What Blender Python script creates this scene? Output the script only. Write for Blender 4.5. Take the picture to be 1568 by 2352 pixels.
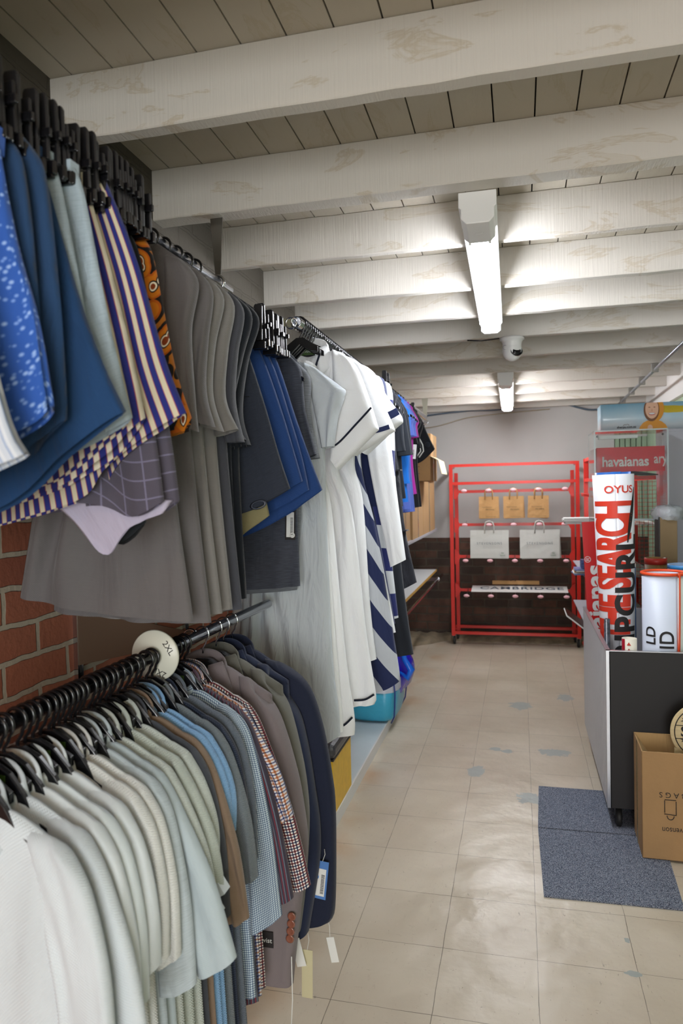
import bpy, bmesh, math, random
from mathutils import Vector, Matrix
random.seed(7)
for o in list(bpy.data.objects): bpy.data.objects.remove(o)
SC = bpy.context.scene; COL = SC.collection
PI = math.pi
# ---------------------------------------------------------------- camera, world, exposure
cd = bpy.data.cameras.new('camera'); cam = bpy.data.objects.new('camera', cd); COL.objects.link(cam)
cd.sensor_fit = 'VERTICAL'; cd.sensor_height = 36.0; cd.lens = 25.255; cd.clip_start = 0.05
cam.matrix_world = Matrix(((0.970408, 0.014483, 0.241035, 0.0), (0.240467, 0.032925, -0.970099, 0.0),
                           (-0.021986, 0.999353, 0.028468, 1.53), (0, 0, 0, 1)))
cd.dof.use_dof = True; cd.dof.focus_distance = 2.3; cd.dof.aperture_fstop = 4.5
SC.camera = cam
SC.view_settings.view_transform = 'Standard'; SC.view_settings.look = 'None'
SC.view_settings.gamma = 1.0; SC.view_settings.use_curve_mapping = False
SC.view_settings.exposure = 0.66
W = bpy.data.worlds.new('world'); SC.world = W; W.use_nodes = True
W.node_tree.nodes['Background'].inputs[0].default_value = (1.0, 0.97, 0.93, 1)
W.node_tree.nodes['Background'].inputs[1].default_value = 1.5
LAMP_A, LAMP_B, LAMP_C = 46.0, 44.0, 20.0
# unseen area fill added at the open side behind the photographer, brightens the near shirts
ad = bpy.data.lights.new('fill_light', 'AREA'); ad.shape = 'RECTANGLE'; ad.size = 2.0; ad.size_y = 1.3; ad.energy = 74; ad.color = (.97, .985, 1)
ao = bpy.data.objects.new('fill_light', ad); COL.objects.link(ao); ao.location = (0.75, -2.4, 1.35)
ao.rotation_euler = (math.radians(72), 0, math.radians(14))

# ---------------------------------------------------------------- helpers
def lin(c):
    if isinstance(c, str):
        c = c.lstrip('#'); c = [int(c[i:i+2], 16)/255 for i in (0, 2, 4)]
    return tuple(((x/12.92) if x <= .04045 else ((x+.055)/1.055)**2.4) for x in c) + (1.0,)

def mat(name, col='#808080', rough=.6, metal=0.0, bump=0.0, bscale=60, bstretch=(1, 1, 1), var=0.0, vscale=4,
        emis=0.0, ecol=None, alpha=None, trans=0.0, sheen=0.0, spec=None, coat=0.0, ior=None):
    m = bpy.data.materials.new(name); m.use_nodes = True
    nt = m.node_tree; b = nt.nodes['Principled BSDF']; L = nt.links
    c = lin(col)
    b.inputs['Base Color'].default_value = c; b.inputs['Roughness'].default_value = rough
    b.inputs['Metallic'].default_value = metal
    if spec is not None: b.inputs['Specular IOR Level'].default_value = spec
    if coat: b.inputs['Coat Weight'].default_value = coat; b.inputs['Coat Roughness'].default_value = .15
    if sheen: b.inputs['Sheen Weight'].default_value = sheen
    if trans: b.inputs['Transmission Weight'].default_value = trans
    if ior: b.inputs['IOR'].default_value = ior
    if alpha is not None: b.inputs['Alpha'].default_value = alpha
    if emis:
        b.inputs['Emission Color'].default_value = lin(ecol or col); b.inputs['Emission Strength'].default_value = emis
    if bump or var:
        tc = nt.nodes.new('ShaderNodeTexCoord'); mp = nt.nodes.new('ShaderNodeMapping')
        L.new(tc.outputs['Object'], mp.inputs[0]); mp.inputs['Scale'].default_value = bstretch
    if bump:
        n = nt.nodes.new('ShaderNodeTexNoise'); n.inputs['Scale'].default_value = bscale; n.inputs['Detail'].default_value = 5
        L.new(mp.outputs[0], n.inputs['Vector'])
        bp = nt.nodes.new('ShaderNodeBump'); bp.inputs['Strength'].default_value = bump; bp.inputs['Distance'].default_value = .01
        L.new(n.outputs['Fac'], bp.inputs['Height']); L.new(bp.outputs[0], b.inputs['Normal'])
    if var:
        n2 = nt.nodes.new('ShaderNodeTexNoise'); n2.inputs['Scale'].default_value = vscale; n2.inputs['Detail'].default_value = 6
        L.new(mp.outputs[0], n2.inputs['Vector'])
        mx = nt.nodes.new('ShaderNodeMixRGB'); mx.blend_type = 'MULTIPLY'
        mx.inputs[1].default_value = c
        rp = nt.nodes.new('ShaderNodeValToRGB'); rp.color_ramp.elements[0].position = .35; rp.color_ramp.elements[1].position = .65
        rp.color_ramp.elements[0].color = (1-var, 1-var, 1-var, 1)
        L.new(n2.outputs['Fac'], rp.inputs[0]); L.new(rp.outputs[0], mx.inputs[2]); mx.inputs[0].default_value = 1
        L.new(mx.outputs[0], b.inputs['Base Color'])
    return m

def N(nt, t, **kw):
    n = nt.nodes.new(t)
    for k, v in kw.items(): setattr(n, k, v)
    return n
def mth(nt, op, a, b=None):
    n = nt.nodes.new('ShaderNodeMath'); n.operation = op
    for i, x in enumerate((a, b)):
        if x is None: continue
        if hasattr(x, 'links') or hasattr(x, 'is_output'): nt.links.new(x, n.inputs[i])
        else: n.inputs[i].default_value = x
    return n.outputs[0]
def ramp(nt, fac, stops, interp='CONSTANT'):
    r = nt.nodes.new('ShaderNodeValToRGB'); r.color_ramp.interpolation = interp
    e = r.color_ramp.elements; e.remove(e[1]); gc = lambda c: lin(c) if isinstance(c, str) else c
    e[0].position = stops[0][0]; e[0].color = gc(stops[0][1])
    for p, c in stops[1:]:
        n_ = e.new(p); n_.color = gc(c)
    nt.links.new(fac, r.inputs[0]); return r.outputs[0]

def cloth(name, col, kind='plain', col2=None, col3=None, period=.01, rough=.85, wrinkle=.35, weave=.25, sheen=.15, heather=0.0, var=.1):
    """woven or knitted fabric; pattern follows the garment's own UV (metres)"""
    m = bpy.data.materials.new(name); m.use_nodes = True
    nt = m.node_tree; L = nt.links; b = nt.nodes['Principled BSDF']
    b.inputs['Roughness'].default_value = rough; b.inputs['Sheen Weight'].default_value = sheen
    b.inputs['Specular IOR Level'].default_value = .25
    tc = N(nt, 'ShaderNodeTexCoord'); sp = N(nt, 'ShaderNodeSeparateXYZ'); L.new(tc.outputs['UV'], sp.inputs[0])
    u, v = sp.outputs[0], sp.outputs[1]
    def fr(x, p): return mth(nt, 'FRACT', mth(nt, 'DIVIDE', x, p))
    base = None
    if kind == 'stripe':      # cream, red edge, blue
        base = ramp(nt, fr(u, period), [(0, col), (.42, col3), (.47, col2), (.95, col3)])
    elif kind == 'pin':
        base = ramp(nt, fr(u, period), [(0, col), (.3, col2), (.42, col), (.6, col3), (.78, col)])
    elif kind == 'check':     # light ground, thin lines both ways
        a = ramp(nt, fr(u, period), [(0, '#ffffff'), (.68, col2)]); c = ramp(nt, fr(v, period), [(0, '#ffffff'), (.68, col2)])
        mx = N(nt, 'ShaderNodeMixRGB', blend_type='MULTIPLY'); mx.inputs[0].default_value = 1
        L.new(a, mx.inputs[1]); L.new(c, mx.inputs[2])
        m2 = N(nt, 'ShaderNodeMixRGB', blend_type='MULTIPLY'); m2.inputs[0].default_value = 1; L.new(mx.outputs[0], m2.inputs[1]); m2.inputs[2].default_value = lin(col)
        base = m2.outputs[0]
    elif kind == 'plaid':
        a = ramp(nt, fr(u, period), [(0, '#ffffff'), (.3, col2), (.5, '#ffffff'), (.78, col3)])
        c = ramp(nt, fr(v, period), [(0, '#ffffff'), (.3, col2), (.5, '#ffffff'), (.78, col3)])
        mx = N(nt, 'ShaderNodeMixRGB', blend_type='MULTIPLY'); mx.inputs[0].default_value = 1
        L.new(a, mx.inputs[1]); L.new(c, mx.inputs[2])
        m2 = N(nt, 'ShaderNodeMixRGB', blend_type='MULTIPLY'); m2.inputs[0].default_value = 1; L.new(mx.outputs[0], m2.inputs[1]); m2.inputs[2].default_value = lin(col)
        base = m2.outputs[0]
    elif kind == 'wave':      # small scattered print
        w = N(nt, 'ShaderNodeTexVoronoi'); w.inputs['Scale'].default_value = 1/period; L.new(tc.outputs['UV'], w.inputs['Vector'])
        base = ramp(nt, w.outputs['Distance'], [(0, col2), (.28, '#6f93d8'), (.42, col)], 'LINEAR')
    elif kind == 'bold':      # black lines and roundels over orange
        w = N(nt, 'ShaderNodeTexVoronoi'); w.inputs['Scale'].default_value = 1/period; L.new(tc.outputs['UV'], w.inputs['Vector'])
        base = ramp(nt, w.outputs['Distance'], [(0, '#8a3c14'), (.18, '#f4e8d0'), (.24, col2), (.3, col), (.5, '#b85a10'), (.58, col2), (.74, '#b06a20')])
    elif kind == 'diag':
        base = ramp(nt, fr(mth(nt, 'ADD', u, mth(nt, 'MULTIPLY', v, col3)), period), [(0, col), (.5, col2)])
    elif kind == 'grid':
        a = ramp(nt, fr(u, period), [(0, '#ffffff'), (.06, '#000000')]); c = ramp(nt, fr(mth(nt, 'ADD', v, mth(nt, 'MULTIPLY', u, .35)), period*.7), [(0, '#ffffff'), (.08, '#000000')])
        mx = N(nt, 'ShaderNodeMixRGB', blend_type='ADD'); mx.inputs[0].default_value = 1; L.new(a, mx.inputs[1]); L.new(c, mx.inputs[2])
        m2 = N(nt, 'ShaderNodeMixRGB'); L.new(mx.outputs[0], m2.inputs[0]); m2.inputs[1].default_value = lin(col); m2.inputs[2].default_value = lin(col2)
        base = m2.outputs[0]
    n = N(nt, 'ShaderNodeTexNoise'); n.inputs['Scale'].default_value = 1; n.inputs['Detail'].default_value = 4
    mp = N(nt, 'ShaderNodeMapping'); L.new(tc.outputs['UV'], mp.inputs[0])
    mp.inputs['Scale'].default_value = (30, 500, 1) if heather else (6, 3, 1)
    L.new(mp.outputs[0], n.inputs['Vector'])
    k = heather if heather else var
    rp = ramp(nt, n.outputs['Fac'], [(.35, (1-k, 1-k, 1-k, 1)), (.65, (1, 1, 1, 1))], 'LINEAR')
    mv = N(nt, 'ShaderNodeMixRGB', blend_type='MULTIPLY'); mv.inputs[0].default_value = 1
    if base is not None: L.new(base, mv.inputs[1])
    else: mv.inputs[1].default_value = lin(col)
    L.new(rp, mv.inputs[2]); L.new(mv.outputs[0], b.inputs['Base Color'])
    # wrinkles plus weave
    w1 = N(nt, 'ShaderNodeTexNoise'); w1.inputs['Scale'].default_value = 1; w1.inputs['Detail'].default_value = 3; w1.inputs['Distortion'].default_value = .6
    mq = N(nt, 'ShaderNodeMapping'); mq.inputs['Scale'].default_value = (22, 7, 1); L.new(tc.outputs['UV'], mq.inputs[0]); L.new(mq.outputs[0], w1.inputs['Vector'])
    s1 = mth(nt, 'SINE', mth(nt, 'MULTIPLY', u, 1500)); s2 = mth(nt, 'SINE', mth(nt, 'MULTIPLY', v, 1500))
    b1 = N(nt, 'ShaderNodeBump'); b1.inputs['Strength'].default_value = wrinkle; b1.inputs['Distance'].default_value = .02
    L.new(w1.outputs['Fac'], b1.inputs['Height'])
    b2 = N(nt, 'ShaderNodeBump'); b2.inputs['Strength'].default_value = weave; b2.inputs['Distance'].default_value = .0006
    L.new(mth(nt, 'MULTIPLY', s1, s2), b2.inputs['Height']); L.new(b1.outputs[0], b2.inputs['Normal']); L.new(b2.outputs[0], b.inputs['Normal'])
    return m

def knit(name, col, **k):
    k.setdefault('wrinkle', .25); m = cloth(name, col, **k)
    nt = m.node_tree
    for n in nt.nodes:
        if n.type == 'MATH' and n.operation == 'MULTIPLY' and abs(n.inputs[1].default_value-1500) < 1 and not n.inputs[1].is_linked:
            n.inputs[1].default_value = 1200
        if n.type == 'BUMP' and n.inputs['Distance'].default_value < .001:
            n.inputs['Distance'].default_value = .0016; n.inputs['Strength'].default_value = .5
    return m

def new_obj(name, me, m=None, parent=None, loc=None):
    o = bpy.data.objects.new(name, me); COL.objects.link(o)
    if m is not None:
        me.materials.append(m) if not isinstance(m, (list, tuple)) else [me.materials.append(x) for x in m]
    if parent is not None: o.parent = parent
    if loc is not None: o.location = loc
    return o
def tag(o, label=None, cat=None, group=None, kind=None):
    if label: o['label'] = label
    if cat: o['category'] = cat
    if group: o['group'] = group
    if kind: o['kind'] = kind
    return o
def thing(name, label, cat, loc=(0, 0, 0), group=None, rz=0):
    o = bpy.data.objects.new(name, None); COL.objects.link(o); o.location = loc; o.rotation_euler[2] = rz
    o.empty_display_size = .05
    return tag(o, label, cat, group)
def copy_tree(o, parent=None):
    c = o.copy(); COL.objects.link(c)
    if parent is not None: c.parent = parent
    for ch in o.children: copy_tree(ch, c)
    return c

class MB:
    def __init__(s): s.v = []; s.f = []; s.sm = []
    def add(s, vs, fs, smooth=False):
        n = len(s.v); s.v += [tuple(p) for p in vs]; s.f += [tuple(i+n for i in f) for f in fs]; s.sm += [smooth]*len(fs); return s
    def box(s, c, d, rot=None):
        x, y, z = (k/2 for k in d); vs = []
        for sx in (-1, 1):
            for sy in (-1, 1):
                for sz in (-1, 1):
                    p = Vector((sx*x, sy*y, sz*z))
                    if rot: p = rot @ p
                    vs.append(p+Vector(c))
        return s.add(vs, [(0, 1, 3, 2), (4, 6, 7, 5), (0, 4, 5, 1), (2, 3, 7, 6), (0, 2, 6, 4), (1, 5, 7, 3)])
    def b2(s, a, b): return s.box([(p+q)/2 for p, q in zip(a, b)], [abs(q-p) for p, q in zip(a, b)])
    def tube(s, pts, r, n=10, cap=True, ry=None):
        P = [Vector(p) for p in pts]; rs = r if isinstance(r, (list, tuple)) else [r]*len(P)
        rings = []; up = None
        for i, p in enumerate(P):
            t = (P[min(i+1, len(P)-1)]-P[max(i-1, 0)]).normalized()
            if up is None: up = t.orthogonal().normalized()
            else: up = (up-t*up.dot(t)).normalized()
            sd = t.cross(up)
            rings.append([p+(up*math.cos(2*PI*k/n)+sd*math.sin(2*PI*k/n))*rs[i] for k in range(n)])
        vs = [q for rg in rings for q in rg]; fs = []
        for i in range(len(P)-1):
            for k in range(n): fs.append((i*n+k, i*n+(k+1) % n, (i+1)*n+(k+1) % n, (i+1)*n+k))
        if cap: fs.append(tuple(range(n))[::-1]); fs.append(tuple((len(P)-1)*n+k for k in range(n)))
        return s.add(vs, fs, True)
    def cyl(s, a, b, r, n=20, r2=None): return s.tube([a, b], [r, r if r2 is None else r2], n)
    def prism(s, poly, y0, y1):     # polygon in XZ extruded along y
        n = len(poly); vs = [(x, y0, z) for x, z in poly]+[(x, y1, z) for x, z in poly]
        fs = [tuple(range(n)), tuple(range(2*n-1, n-1, -1))]+[(i, i+n, (i+1) % n+n, (i+1) % n) for i in range(n)]
        return s.add(vs, fs)
    def lathe(s, prof, c=(0, 0, 0), n=32, axis='z'):
        vs = []; 
        for r, h in prof:
            for k in range(n):
                a = 2*PI*k/n
                p = (r*math.cos(a), r*math.sin(a), h) if axis == 'z' else ((r*math.cos(a), h, r*math.sin(a)) if axis == 'y' else (h, r*math.cos(a), r*math.sin(a)))
                vs.append((p[0]+c[0], p[1]+c[1], p[2]+c[2]))
        fs = [(i*n+k, i*n+(k+1) % n, (i+1)*n+(k+1) % n, (i+1)*n+k) for i in range(len(prof)-1) for k in range(n)]
        return s.add(vs, fs, True)
    def mesh(s, name):
        me = bpy.data.meshes.new(name); me.from_pydata(s.v, [], s.f); me.update()
        bm = bmesh.new(); bm.from_mesh(me); bmesh.ops.recalc_face_normals(bm, faces=bm.faces); bm.to_mesh(me); bm.free()
        me.polygons.foreach_set('use_smooth', s.sm); return me
    def build(s, name, m, parent=None, loc=None, bevel=0):
        o = new_obj(name, s.mesh(name), m, parent, loc)
        if bevel:
            md = o.modifiers.new('bevel', 'BEVEL'); md.width = bevel; md.segments = 2; md.limit_method = 'ANGLE'
        return o

_dg = None
def text_mesh(s, size, bold=0.0, ext=.0006, space=1.0, res=3):
    cu = bpy.data.curves.new('t', 'FONT'); cu.body = s; cu.size = size; cu.offset = bold; cu.extrude = ext
    cu.align_x = 'CENTER'; cu.align_y = 'CENTER'; cu.space_character = space; cu.resolution_u = res
    o = bpy.data.objects.new('t', cu); COL.objects.link(o)
    dg = bpy.context.evaluated_depsgraph_get(); me = bpy.data.meshes.new_from_object(o.evaluated_get(dg))
    bpy.data.objects.remove(o); me.materials.clear(); return me
def text(name, s, size, m, parent, M, **k):
    me = text_mesh(s, size, **k); o = new_obj(name, me, m, parent); o.matrix_local = M; return o
FRONT = Matrix.Rotation(PI/2, 4, 'X')    # text in the XZ plane, read from -y
def front(x, y, z, rot=0, sx=1, sy=1): return Matrix.Translation((x, y, z)) @ FRONT @ Matrix.Rotation(rot, 4, 'Z') @ Matrix.Diagonal((sx, sy, 1, 1))

# ---- cloth surfaces ------------------------------------------------------------
def resamp(pts, n):
    P = [Vector((p[0], p[1])) for p in pts]
    if len(P) > 2:       # soften corners
        Q = []
        for i in range(len(P)-1):
            p0 = P[max(i-1, 0)]; p1 = P[i]; p2 = P[i+1]; p3 = P[min(i+2, len(P)-1)]
            for k in range(8):
                t = k/8; Q.append(.5*((2*p1)+(p2-p0)*t+(2*p0-5*p1+4*p2-p3)*t*t+(3*p1-p0-3*p2+p3)*t**3))
        Q.append(P[-1]); P = Q
    d = [0]
    for a, b in zip(P, P[1:]): d.append(d[-1]+(b-a).length)
    out = []; j = 0
    for i in range(n+1):
        s = d[-1]*i/n
        while j < len(P)-2 and d[j+1] < s: j += 1
        t = (s-d[j])/max(d[j+1]-d[j], 1e-9); out.append(P[j].lerp(P[j+1], min(max(t, 0), 1)))
    return out
def patch(name, T, R, B, L, y, th, m, parent, org, nu=36, nv=44, A=.006, k=4, seed=0, top=True, ytop=None, yshift=None, grow=.15, hem=0):
    """a hanging piece of cloth, front and back, bounded by top, right, bottom and left edges (x, z); real thickness in y"""
    rnd = random.Random(seed*31+7)
    T = resamp(T, nu); B = resamp(B, nu); L = resamp(L, nv); R = resamp(R, nv)
    w = max((T[-1]-T[0]).length, (B[-1]-B[0]).length); h = (L[-1]-L[0]).length
    waves = [(k*rnd.uniform(.4, 1.25), rnd.uniform(-.7, .7), rnd.uniform(0, 6.28), rnd.uniform(.5, 1)) for _ in range(3)]
    waves2 = [(k*rnd.uniform(.4, 1.25), rnd.uniform(-.7, .7), rnd.uniform(0, 6.28), rnd.uniform(.5, 1)) for _ in range(3)]
    vs = []; uv = []
    ncol = 2*nu
    for j in range(nv+1):
        v = j/nv
        for i in range(ncol):
            back = i > nu; u = (i/nu) if not back else (2-i/nu)
            ii = i if not back else 2*nu-i
            p = (1-v)*T[ii]+v*B[ii]+(1-u)*L[j]+u*R[j]-((1-u)*(1-v)*T[0]+u*(1-v)*T[-1]+(1-u)*v*B[0]+u*v*B[-1])
            prof = max(0, 1-abs(2*u-1)**5)**.5
            tp = min(1, (v+.004)/.05)**.5 if top else 1
            ws = waves2 if back else waves
            uw = u+.05*math.sin(5.2*v+ws[0][2])+.035*math.sin(11*v+9*u+ws[1][2])
            f = sum(a*math.sin(6.283*(kk*(uw+sl*v*.5))+ph) for kk, sl, ph, a in ws)/1.5
            f = math.copysign(abs(f)**.8, f)*(.55+.45*math.sin(4.4*u+2.5*v+ws[2][2]))
            amp = A*(grow+(1-grow)*v**.8)*min(1, 6*min(u, 1-u)+.15)
            off = (-1 if not back else 1)*th/2*prof*tp + amp*f
            if yshift: off += yshift(u, v)
            vs.append((p[0]-org[0], y+off-org[1], p[1]-org[2]))
            uv.append(((u if not back else 2-u)*w, -v*h))
    fs = []; fuv = []
    for j in range(nv):
        for i in range(ncol):
            i2 = (i+1) % ncol
            a, b, c, d = j*ncol+i, j*ncol+i2, (j+1)*ncol+i2, (j+1)*ncol+i
            fs.append((a, d, c, b))
            ua, ub, uc, ud = uv[a], uv[b], uv[c], uv[d]
            if i2 == 0: ub = (2*w, ub[1]); uc = (2*w, uc[1])
            fuv += [ua, ud, uc, ub]
    if top:
        for i in range(nu):
            a, b = i, i+1; c = (ncol-i-1) % ncol; d = (ncol-i) % ncol
            if i == 0:
                fs.append((a, b, c)); fuv += [uv[a], uv[b], uv[c]]
            elif i == nu-1:
                fs.append((a, b, d)); fuv += [uv[a], uv[b], uv[d]]
            else:
                fs.append((a, b, c, d)); fuv += [uv[a], uv[b], uv[c], uv[d]]
    me = bpy.data.meshes.new(name); me.from_pydata(vs, [], fs); me.update()
    ul = me.uv_layers.new(name='UVMap'); ul.data.foreach_set('uv', [x for q in fuv for x in q])
    me.polygons.foreach_set('use_smooth', [True]*len(me.polygons))
    return new_obj(name, me, m, parent)
def band(name, pts, y, width, m, parent, org, th=.002, off=0):
    """a thin strip of trim laid along a polyline (x, z)"""
    P = resamp(pts, 20); mb = MB(); vs = []
    for i, p in enumerate(P):
        t = (P[min(i+1, 20)]-P[max(i-1, 0)]).normalized(); nrm = Vector((-t[1], t[0]))
        for s, yy in ((-.5, -th), (.5, -th), (.5, th), (-.5, th)):
            q = p+nrm*width*s; vs.append((q[0]-org[0], y+yy+off-org[1], q[1]-org[2]))
    fs = [(i*4+k, i*4+(k+1) % 4, (i+1)*4+(k+1) % 4, (i+1)*4+k) for i in range(20) for k in range(4)]
    mb.add(vs, fs+[(3, 2, 1, 0), (80, 81, 82, 83)], False); return mb.build(name, m, parent)

def collar(parent, m, c, rx=.062, ry=.02, h=.032, flap=.042, spread=.02, tall=1.0, gap=.5):
    n = 40; rows = [(.88, -.02), (.93, h*.75), (1.0, h*1.12), (1.1, h), (1.2, h*.85-flap*.5), (1.42, h*.8-flap)]
    vs = []; uv = []
    for j, (s, z) in enumerate(rows):
        for i in range(n+1):
            a = gap+(2*PI-2*gap)*i/n
            tip = max(0, math.cos(a))**3 if j > 3 else 0
            x = -math.sin(a)*rx*s*(1+.12*tip); yy = -math.cos(a)*ry*s*1.05-(.006*tip)
            zz = z-.028*tip*(j-3)-.024*math.cos(a)-.01*abs(math.sin(a))**2*(1 if j > 2 else .4)
            vs.append((c[0]+x, c[1]+yy, c[2]+zz*tall)); uv.append((i/n*.4, j*.012))
    fs = [(j*(n+1)+i, j*(n+1)+i+1, (j+1)*(n+1)+i+1, (j+1)*(n+1)+i) for j in range(len(rows)-1) for i in range(n)]
    me = bpy.data.meshes.new('collar'); me.from_pydata(vs, [], fs); me.update()
    ul = me.uv_layers.new(name='UVMap'); ul.data.foreach_set('uv', [x for f in fs for q in f for x in uv[q]])
    me.polygons.foreach_set('use_smooth', [True]*len(fs))
    o = new_obj('collar', me, m, parent)
    md = o.modifiers.new('s', 'SOLIDIFY'); md.thickness = .0018; return o
# ================================================================ materials of the room
def floor_material():
    m = bpy.data.materials.new('vinyl_tile'); m.use_nodes = True; nt = m.node_tree; L = nt.links; b = nt.nodes['Principled BSDF']
    tc = N(nt, 'ShaderNodeTexCoord'); sp = N(nt, 'ShaderNodeSeparateXYZ'); L.new(tc.outputs['Object'], sp.inputs[0]); x, y = sp.outputs[0], sp.outputs[1]
    def noise(sc, det=5, st=(1, 1, 1), rough=.5, dist=0):
        mp = N(nt, 'ShaderNodeMapping'); mp.inputs['Scale'].default_value = st; L.new(tc.outputs['Object'], mp.inputs[0])
        n = N(nt, 'ShaderNodeTexNoise'); n.inputs['Scale'].default_value = sc; n.inputs['Detail'].default_value = det; n.inputs['Roughness'].default_value = rough
        n.inputs['Distortion'].default_value = dist; L.new(mp.outputs[0], n.inputs['Vector']); return n.outputs['Fac']
    base = ramp(nt, noise(2.2, 6), [(.3, '#b9ad9a'), (.5, '#c3b8a5'), (.7, '#cbc1b0')], 'LINEAR')
    def mult(a, f, col):
        mx = N(nt, 'ShaderNodeMixRGB'); L.new(f, mx.inputs[0]); L.new(a, mx.inputs[1]); mx.inputs[2].default_value = lin(col); return mx.outputs[0]
    # fine streaks and scuffs of the vinyl
    st = ramp(nt, noise(14, 6, (6, 1.5, 1), .7), [(.58, (0, 0, 0, 1)), (.75, (.5, .5, .5, 1))], 'LINEAR'); base = mult(base, st, '#a29380')
    st = ramp(nt, noise(14, 4, (7, 1.0, 1), .7), [(.66, (0, 0, 0, 1)), (.74, (.8, .8, .8, 1))], 'LINEAR'); base = mult(base, st, '#d5cbb8')
    sc = ramp(nt, noise(34, 3, (1, 3.2, 1), .6, .4), [(.67, (0, 0, 0, 1)), (.72, (.4, .4, .4, 1))], 'LINEAR'); base = mult(base, sc, '#7a6d5b')
    sc = ramp(nt, noise(30, 3, (3.4, 1, 1), .6, .6), [(.69, (0, 0, 0, 1)), (.72, (.6, .6, .6, 1))], 'LINEAR'); base = mult(base, sc, '#6a6152')
    wr = ramp(nt, noise(1.6, 5), [(.45, (0, 0, 0, 1)), (.75, (.35, .35, .35, 1))], 'LINEAR'); base = mult(base, wr, '#9c8d76')
    # rusty edge where the low shelf meets the tiles
    ru = mth(nt, 'MULTIPLY', ramp(nt, x, [(0, (0, 0, 0, 1)), (1, (0, 0, 0, 1))]), 1)
    e = mth(nt, 'SUBTRACT', 1.0, mth(nt, 'MULTIPLY', mth(nt, 'ABSOLUTE', mth(nt, 'ADD', x, .80)), 6.5))
    e = mth(nt, 'MULTIPLY', mth(nt, 'MAXIMUM', e, 0.0), ramp(nt, noise(3, 4), [(.46, (0, 0, 0, 1)), (.66, (.7, .7, .7, 1))], 'LINEAR')); base = mult(base, e, '#b0845a')
    # each tile a slightly different tone
    wn = N(nt, 'ShaderNodeTexWhiteNoise'); cv = N(nt, 'ShaderNodeCombineXYZ'); L.new(mth(nt, 'FLOOR', mth(nt, 'DIVIDE', mth(nt, 'SUBTRACT', x, .034), .305)), cv.inputs[0]); L.new(mth(nt, 'FLOOR', mth(nt, 'DIVIDE', mth(nt, 'SUBTRACT', y, 2.045), .3145)), cv.inputs[1]); L.new(cv.outputs[0], wn.inputs['Vector'])
    base = mult(base, mth(nt, 'MULTIPLY', wn.outputs['Value'], .22), '#9f917c')
    # tile joints
    def line(c, off, per, w):
        f = mth(nt, 'FRACT', mth(nt, 'DIVIDE', mth(nt, 'SUBTRACT', c, off-10*per), per))
        return mth(nt, 'LESS_THAN', mth(nt, 'ABSOLUTE', mth(nt, 'SUBTRACT', f, .5)), w/per/2)
    wob = mth(nt, 'MULTIPLY', mth(nt, 'SUBTRACT', noise(8), .5), .006)
    ln = mth(nt, 'MAXIMUM', line(mth(nt, 'ADD', x, wob), .034+.1525, .305, .0022), line(mth(nt, 'ADD', y, wob), 2.045+.157, .3145, .0022))
    base = mult(base, mth(nt, 'MULTIPLY', ln, ramp(nt, noise(5), [(.3, (.35, .35, .35, 1)), (.6, (.95, .95, .95, 1))], 'LINEAR')), '#5d5446')
    # places where the vinyl has worn through to the grey-blue backing
    nz = mth(nt, 'MULTIPLY', mth(nt, 'SUBTRACT', noise(22, 5, (1, 1, 1), .65), .5), 3.4); hole = None
    for cx, cy, rx, ry in [(-.017, 5.153, .08, .10), (.299, 5.40, .06, .09), (-.159, 4.26, .035, .03), (-.091, 4.236, .035, .03), (.171, 4.264, .10, .055),
                           (-.245, 3.90, .05, .08), (.025, 3.606, .07, .065), (.33, 2.53, .012, .018), (.324, 2.356, .028, .016)]:
        dx = mth(nt, 'DIVIDE', mth(nt, 'SUBTRACT', x, cx), rx); dy = mth(nt, 'DIVIDE', mth(nt, 'SUBTRACT', y, cy), ry)
        d = mth(nt, 'ADD', mth(nt, 'MULTIPLY', dx, dx), mth(nt, 'MULTIPLY', dy, dy)); hole = d if hole is None else mth(nt, 'MINIMUM', hole, d)
    hm = mth(nt, 'LESS_THAN', mth(nt, 'ADD', hole, nz), .85)
    base = mult(base, hm, '#9ba19d'); L.new(base, b.inputs['Base Color'])
    L.new(mth(nt, 'ADD', mth(nt, 'MULTIPLY', noise(3, 2), .12), .28), b.inputs['Roughness'])
    b.inputs['Specular IOR Level'].default_value = .55
    b1 = N(nt, 'ShaderNodeBump'); b1.inputs['Strength'].default_value = .4; b1.inputs['Distance'].default_value = .02; L.new(noise(7, 3, (1, 1, 1), .4, 0), b1.inputs['Height'])
    b2 = N(nt, 'ShaderNodeBump'); b2.invert = True; b2.inputs['Strength'].default_value = .5; b2.inputs['Distance'].default_value = .001; L.new(ln, b2.inputs['Height']); L.new(b1.outputs[0], b2.inputs['Normal'])
    b3 = N(nt, 'ShaderNodeBump'); b3.inputs['Strength'].default_value = .12; b3.inputs['Distance'].default_value = .004; L.new(noise(60, 3), b3.inputs['Height']); L.new(b2.outputs[0], b3.inputs['Normal'])
    L.new(b3.outputs[0], b.inputs['Normal']); return m

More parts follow.
